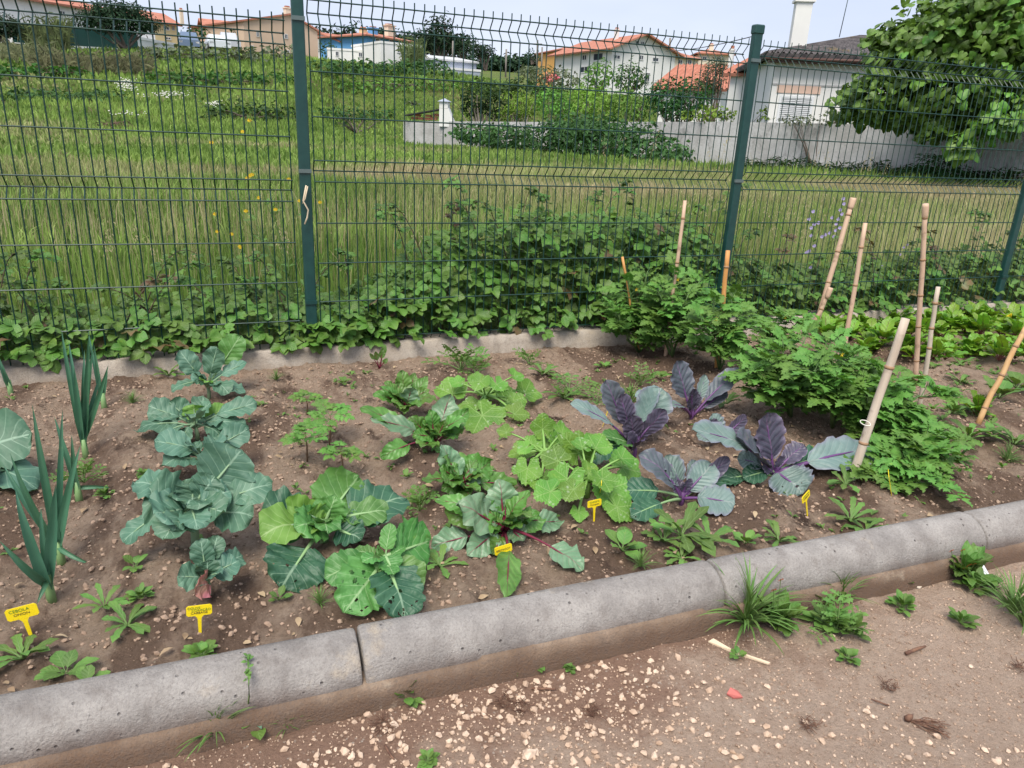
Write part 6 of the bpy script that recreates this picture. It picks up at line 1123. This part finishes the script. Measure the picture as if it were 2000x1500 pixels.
shrub('reddish brown dead patch of stems in the left meadow', slope(225, 250, 38, 9, 3, 10), simple('dead_stems', (.16, .10, .08), .9), .35, .05, 1.2, seed=20)
shrub('bramble mass climbing over the grey garden wall', [(930, 262, 50, 20, 41), (1000, 270, 60, 26, 38), (1090, 270, 70, 40, 36), (1180, 275, 75, 48, 35), (1260, 288, 60, 40, 34), (1140, 252, 80, 24, 37), (1310, 305, 45, 26, 33)], F_BR, .24, .17, 2.6, seed=21)
shrub('dark green grassy bush against the garden wall at the right', [(1835, 328, 42, 30, 29), (1790, 340, 30, 16, 29)], F_DK, .35, .05, 1.7, seed=22, up=1.2)
grassfield('wall_foot_grass', 'dark green grass along the foot of the garden wall', 16000, (12, 28, 10, 27), .2, .5, .03, lambda x, y: -.3 + 0 * x, lean=.6, cond=lambda x, y: (y - 13.5 - (24.1 - x) * .83 < .5) & (y - 13.5 - (24.1 - x) * .83 > -3.2))
shrub('dark band of rank weeds along the garden wall, right of the second fence post', [(1470 + 48 * k, 322 + 2.6 * k, 34, 10 + (k % 3) * 4, 33.2 - .38 * k) for k in range(12)], F_DK, .34, .06, 1.6, seed=27, up=1.2, limbs=1)
# reeds
def reeds(label, px, py, rx, ry, D, n, seed, mat=F_RD if 0 else F_RD):
    pass
def reedclump(label, x0, x1, yb, h0, h1, D, n, mat, seed):
    r = np.random.default_rng(seed); P0 = atD((x0 + x1) / 2, yb, D); e = empty('reed_clump', P0, label, 'reeds'); b = MB(); V, T, A = [], [], []
    for k in range(n):
        q = atD(r.uniform(x0, x1), yb + r.uniform(-6, 6), D + r.uniform(-2, 2)) - P0; h = r.uniform(h0, h1); l = r.normal(0, .12, 2) * h; w_ = .03 * D / 50; i = len(V)
        V += [q + [-w_, 0, 0], q + [w_, 0, 0], q + [l[0] * .4, l[1] * .4, h * .6], q + [l[0] * 1.6, l[1], h]]; T += [(i, i + 1, i + 2), (i + 2, i + 1, i + 3)]; A += [(0, 0, r.random())] * 4
        for j in range(5):
            f = r.uniform(.3, .95); c = q + [l[0] * f, l[1] * f, h * f]; d = r.normal(0, .35, 3) + [0, 0, .15]; i = len(V); V += [c, c + d * .5 + [0, 0, .05], c + d + [0, 0, -.12], c + d * .5 + [0, 0, -.06]]; T += [(i, i + 1, i + 2), (i, i + 2, i + 3)]; A += [(0, 0, r.random())] * 4
    b.add(V, T=T, A=A); b.build('stalks', mat, e, False); return e
F_RE = fm('reed_stalks', (.13, .15, .075), (.21, .21, .12)); F_RG = fm('green_reeds', (.09, .13, .05), (.15, .2, .08))
reedclump('broad patch of greyish reeds on the bank at the left', 80, 300, 178, 1.2, 2.3, 56, 900, F_RE, 1)
reedclump('green reed patch in front of the long white house', 62, 140, 120, 1.2, 3.2, 66, 200, F_RG, 2)
reedclump('left part of the bank reeds', 0, 110, 140, .9, 1.7, 60, 260, F_RE, 3)
reedclump('palm like green tuft before the white flat roofed block', 785, 826, 132, 1.4, 2.6, 76, 90, F_RG, 4)
# white flowers in the meadow
b = MB(); PP = []
for (px, py, rx, ry, n) in [(248, 180, 24, 12, 130), (330, 200, 45, 6, 90), (420, 219, 16, 6, 50), (250, 240, 40, 5, 20)]:
    for k in range(n): P = ont(px + random.gauss(0, rx * .5), py + random.gauss(0, ry * .5)); PP.append(P + [0, 0, .42])
n = len(PP); scatter(b, [RK[0]], PP, randax(n, -.2, .2), randax(n, 1., 1.5), rng.uniform(.03, .065, n)); b.build('white_flowers', simple('white_petal', (.75, .74, .68), .7), label='patches of small white flowers in the left meadow', cat='flowers', kind='stuff')
# trees
shrub('umbrella pine with a wide dark flat crown before the long white house', [(215, 32, 48, 20, 66), (260, 42, 40, 18, 66), (185, 42, 30, 14, 66), (285, 50, 22, 10, 66), (235, 18, 40, 12, 66)], F_PI, .26, .12, 2.2, 'pine_tree', 'pine tree', (247, 98, 66, .13), 31, inner=.3, limbs=2)
shrub('dark umbrella pine cut by the left edge of the photo', [(5, 48, 34, 16, 66), (-30, 45, 30, 18, 66), (12, 60, 28, 9, 66)], F_PI, .26, .12, 2.2, 'pine_tree', 'pine tree', (-20, 98, 66, .18), 32, inner=.3, limbs=3)
shrub('small round tree left of the pale yellow house', [(372, 72, 18, 18, 84), (395, 65, 10, 14, 84)], F_DK, .4, .25, 1.8, 'small_tree', 'tree', (372, 98, 84, .1), 33)
shrub('dark bush between the pale yellow and the beige house', [(458, 72, 11, 15, 86)], F_DK, .4, .25, 1.8, seed=34)
shrub('dark shrub against the beige house, behind the fence post', [(643, 100, 18, 12, 86)], F_DK, .4, .25, 1.6, seed=35)
shrub('row of dark trees on the skyline right of the left fence post', [(622, 66, 22, 12, 130), (655, 70, 18, 14, 130), (690, 62, 22, 16, 130), (748, 66, 20, 12, 130)], F_PI, .8, .45, 1.8, 'skyline_trees', 'trees', seed=36, limbs=2)
shrub('tall dark pine rising behind the white flat roofed block', [(862, 50, 26, 18, 100), (850, 72, 34, 20, 100), (880, 85, 30, 22, 100), (830, 88, 24, 14, 100)], F_PI, .5, .25, 1.9, 'pine_tree', 'pine tree', (862, 125, 100, .25), 37, inner=.25)
shrub('open crowned dark tree right of the tall pine', [(908, 82, 22, 18, 100), (900, 100, 26, 14, 100)], F_PI, .5, .22, 1.3, 'tree', 'tree', (905, 128, 100, .2), 38, inner=.2)
shrub('small umbrella pine standing alone by the road', [(945, 100, 23, 14, 84), (930, 95, 14, 12, 84)], F_PI, .35, .18, 2.2, 'pine_tree', 'pine tree', (949, 138, 84, .16), 39, inner=.3, limbs=3)
shrub('little conifer on the skyline right of the road', [(1037, 104, 6, 12, 120), (1050, 112, 9, 8, 120)], F_PI, .45, .25, 1.8, 'conifer', 'tree', (1038, 126, 120, .1), 40)
b = foliage(MB(), [(atD(x, 124, 260), (5 + 3 * random.random(), 4, 1.6 + 1.8 * random.random())) for x in range(930, 1140, 9)] + [(atD(x, 84, 320), (9, 6, 3 + 2 * random.random())) for x in range(600, 900, 14)], 1.2, 1.6, 1.1, 50); b.build('distant_wood', F_PI, None, False, label='line of distant trees on the horizon', cat='wood', kind='stuff')
shrub('olive coloured scrub beside the road', [(1060, 145, 40, 14, 76), (1100, 155, 40, 16, 72), (1030, 138, 22, 8, 80)], F_OL, .4, .25, 1.5, seed=41)
shrub('dark thicket below the road', [(1020, 168, 40, 13, 64), (1070, 178, 36, 12, 62), (965, 172, 40, 10, 64)], F_BR, .4, .25, 1.4, seed=42)
shrub('round light green tree in front of the large white gable house', [(1170, 146, 31, 27, 64)], F_LT, .28, .16, 2., 'garden_tree', 'tree', (1170, 185, 64, .12), 43)
shrub('rounded mid green tree right of the light green one', [(1228, 150, 29, 25, 62), (1250, 160, 14, 14, 62)], F_MD, .28, .16, 2., 'garden_tree', 'tree', (1228, 185, 62, .12), 44)
shrub('grey green olive tree left of the white annex', [(1392, 150, 24, 34, 46), (1375, 175, 20, 22, 46), (1405, 128, 14, 14, 46)], F_OL, .22, .06, 2., 'olive_tree', 'olive tree', (1392, 230, 46, .1), 45)
shrub('dark citrus tree with bare grey limbs behind the wall', [(938, 185, 36, 26, 50), (965, 205, 32, 22, 50), (920, 210, 24, 16, 50)], F_DK, .22, .12, 1.9, 'citrus_tree', 'tree', (945, 245, 49, .12), 46, barkm=BARKG)
shrub('yellow green citrus tree right of the dark one', [(1020, 205, 34, 24, 49), (1000, 222, 26, 14, 49)], F_YG, .22, .12, 1.9, 'citrus_tree', 'tree', (1012, 245, 48, .1), 47, barkm=BARKG)
shrub('bright citrus tree in the middle of the garden', [(1080, 195, 38, 26, 48), (1100, 215, 30, 18, 47)], F_LT, .22, .12, 1.9, 'citrus_tree', 'tree', (1085, 245, 47, .1), 48, barkm=BARKG)
shrub('rounded yellow citrus tree in the middle of the garden wall', [(1160, 205, 44, 30, 45), (1140, 180, 26, 14, 47)], F_YG, .22, .12, 1.9, 'citrus_tree', 'tree', (1155, 245, 45, .1), 49, barkm=BARKG)
shrub('low citrus tree with pale tips below the mid green tree', [(1225, 198, 36, 24, 45), (1245, 215, 30, 18, 44)], F_LT, .22, .12, 1.8, 'citrus_tree', 'tree', (1230, 245, 44, .1), 50, barkm=BARKG)
shrub('broad dark garden tree left of the vines', [(1300, 185, 44, 32, 43), (1350, 190, 40, 34, 42), (1320, 215, 40, 18, 42)], F_DK, .22, .13, 1.9, 'garden_tree', 'tree', (1320, 245, 42, .13), 51)
shrub('bright vine leaves along the top of the wall left of the second fence post', [(1385, 222, 24, 16, 36), (1415, 225, 20, 12, 36), (1350, 225, 18, 10, 36.5), (1490, 225, 12, 14, 35)], F_YG, .18, .15, 1.5, 'grape_vine', 'vine', seed=52)
shrub('twiggy growth along the wall top below the shuttered window', [(1560, 235, 40, 7, 33), (1625, 232, 34, 12, 33), (1650, 228, 30, 16, 33)], F_OL, .16, .08, .5, seed=53)
shrub('pink and orange flowering bush beyond the garden trees', [(1078, 150, 15, 7, 66)], simple('magenta_bloom', (.55, .10, .22), .7, col2=(.6, .28, .08), nz=.9), .25, .2, 1.6, 'flowering_bush', 'flowering bush', seed=54)
# overhanging fig tree at the right
FIGB = [palm((0, -.05, 0), (0, 0, 0), (0, 0, 1), (0, 1, 0), .55, 3, .16, -.12, 60 + k, .012, nr=3, nth=18) for k in range(4)]
M_FIG = [leafmat('fig_leaf', (.075, .19, .022), (.14, .29, .04), (.17, .28, .08), 'palm', rough=.5, tr=.25, nsc=2, vary=1.1, bump=.3), BARKG]
FIGM = [b_.mesh('leaf', M_FIG) for b_ in FIGB]; FIGA = [arrays(b_) for b_ in FIGB]
r = np.random.default_rng(61); base = atD(1965, 250, 34); base[2] = -.9; e = empty('fig_tree', base, 'large fig tree with broad leaves hanging over the garden wall at the right edge', 'fig tree')
FB = [(1850, 75, 95, 65, 28), (1945, 45, 110, 75, 28), (1770, 120, 75, 55, 28), (1870, 165, 105, 65, 28), (1720, 185, 62, 50, 28), (1675, 205, 45, 34, 28.5), (1965, 150, 90, 70, 27.5), (1955, 235, 42, 36, 26.5), (1885, 285, 28, 26, 26.5), (1740, 75, 45, 28, 28), (2060, 90, 120, 90, 28), (1990, 5, 80, 50, 28), (1880, 20, 60, 35, 28), (1800, 215, 70, 30, 28.5), (1700, 232, 50, 14, 29), (1770, 235, 55, 22, 28.6), (1835, 245, 50, 30, 28)]
tb = MB(); Pn, Pm, Dn, Dm = [], [], [], []
for bi, (px, py, rx, ry, D) in enumerate(FB):
    c = atD(px, py, D) - base; s_ = D / FPX; rad = np.array([rx * s_, min(rx * s_, 1.8), ry * s_])
    for k in range(4): pts = stalkpath(np.array([0, 0, 2.6]), c + r.normal(0, .4, 3) * rad, 8, .05, k + bi * 9); tb.tube(pts, np.linspace(.10, .02, 8), 5, cap=False)
    n = int(rx * ry * .12); P, d = crown_pts(r, c, rad, n, .5, .4, bi); Pm.append(P); Dm.append(d)
tb.tube([(0, 0, -.5), (.05, 0, 1.2), (0, 0, 2.75)], [.24, .2, .16], 8); tb.build('trunk', BARKG, e); P = np.concatenate(Pm); d = np.concatenate(Dm); n = len(P); cdir = nz_(CAM - (base + atD(1850, 120, 28) * 0 + np.array([0, 0, 3])))
nm = d * .6 + r.normal(0, .35, (n, 3)) + cdir * .35 + [0, 0, .55]; td = r.normal(0, .7, (n, 3)) + d * .6 - [0, 0, .55]; sc = r.uniform(.15, .30, n)
front = np.argsort(-(P @ cdir + r.normal(0, .3, n)))[:290]; mask = np.ones(n, bool); mask[front] = False
for i in front: place(FIGM[i % 4], 'leaf', e, P[i], td[i], nm[i], sc[i])
b = MB(); scatter(b, FIGA, P[mask], td[mask], nm[mask], sc[mask]); b.build('foliage', M_FIG, e, kind='stuff')
# poles and wire
WD = simple('weathered_pole', (.22, .2, .18), .9)
for px, y0, y1, D, lab in [(988, 96, 134, 100, 'utility pole beside the road, left of the others'), (1049, 78, 132, 96, 'tall utility pole with a cross arm right of the road'), (1058, 92, 128, 110, 'farther utility pole right of the tall one'), (1308, 74, 112, 92, 'thin mast right of the large white gable house'), (884, 80, 106, 90, 'short pole between the shed and the pines')]:
    A_, B_ = atD(px, y1, D), atD(px + 1, y0, D); b = MB().tube([A_ - [0, 0, 1], B_], .11, 6)
    if 'cross' in lab: b.tube([B_ + [-1.2, 0, -.5], B_ + [.6, 0, -.4]], .06, 4)
    b.build('utility_pole', WD, label=lab, cat='pole')
A_, B_ = atD(1300, 100, 60), atD(1489, 66, 34.5); t = np.linspace(0, 1, 16)[:, None]; MB().tube(A_ * (1 - t) + B_ * t - np.array([0, 0, .5]) * 4 * t * (1 - t) * .3, .02, 4, cap=False).build('overhead_cable', simple('cable', (.05, .05, .05), .7), label='thin sagging cable running up to the dark tiled roof', cat='cable')
# parked cars (seen end on)
def car(px, py, D, col, label, rz=0., van=0):
    P = atD(px, py, D); e = empty('parked_car', P, label, 'car', 'cars parked on the bank', rz); m = simple('car_paint', col, .25, spec=.6); h = .15 * van
    pr_ = [(-.85, .3), (.85, .3), (.88, .75), (.80, .95), (.62, 1.40 + h), (-.62, 1.40 + h), (-.80, .95), (-.88, .75)]; ys = [-2.1, -1.95, -.9, -.3, 1.2, 2.0, 2.1]; hs_ = [.55, .62, .70, 1, 1, .72, .6]
    V = []
    for y, k in zip(ys, hs_): V += [(x * (1 if z < 1 else 1), y, z if z < .8 else .8 + (z - .8) * max(0.02, (k - .6) / .4)) for x, z in pr_]
    Q = [(i * 8 + j, i * 8 + (j + 1) % 8, (i + 1) * 8 + (j + 1) % 8, (i + 1) * 8 + j) for i in range(6) for j in range(8)]; b = MB().add(V, Q=Q); b.add([V[j] for j in range(8)], T=[(0, i + 1, i) for i in range(1, 7)]); b.build('body', m, e, False)
    MB().add([(-.68, -.86, .98), (.68, -.86, .98), (.56, -.36, 1.34 + h), (-.56, -.36, 1.34 + h)], Q=[(0, 1, 2, 3)]).build('windscreen', GLS, e, False)
    for sx in (-1, 1):
        MB().box((sx * .66, -2.06, .62), (.3, .08, .14)).build('headlight', FRM, e, False)
        for sy in (-1.3, 1.35): w_ = MB(); w_.tube([(sx * .68, sy, .32), (sx * .9, sy, .32)], .32, 12); w_.build('wheel', simple('tyre', (.02, .02, .02), .8), e)
    return e
car(371, 101, 76, (.12, .17, .26), 'dark blue grey car parked left of the pale yellow house', .02, 1)
car(425, 103, 74, (.62, .66, .7), 'silver white car parked before the pale yellow house', .12)
car(448, 101, 77, (.45, .47, .5), 'grey car half hidden behind the silver white one', .05, 1)
car(62, 96, 69.5 + 3, (.7, .7, .72), 'white car behind the reeds at the far left', 1.2)
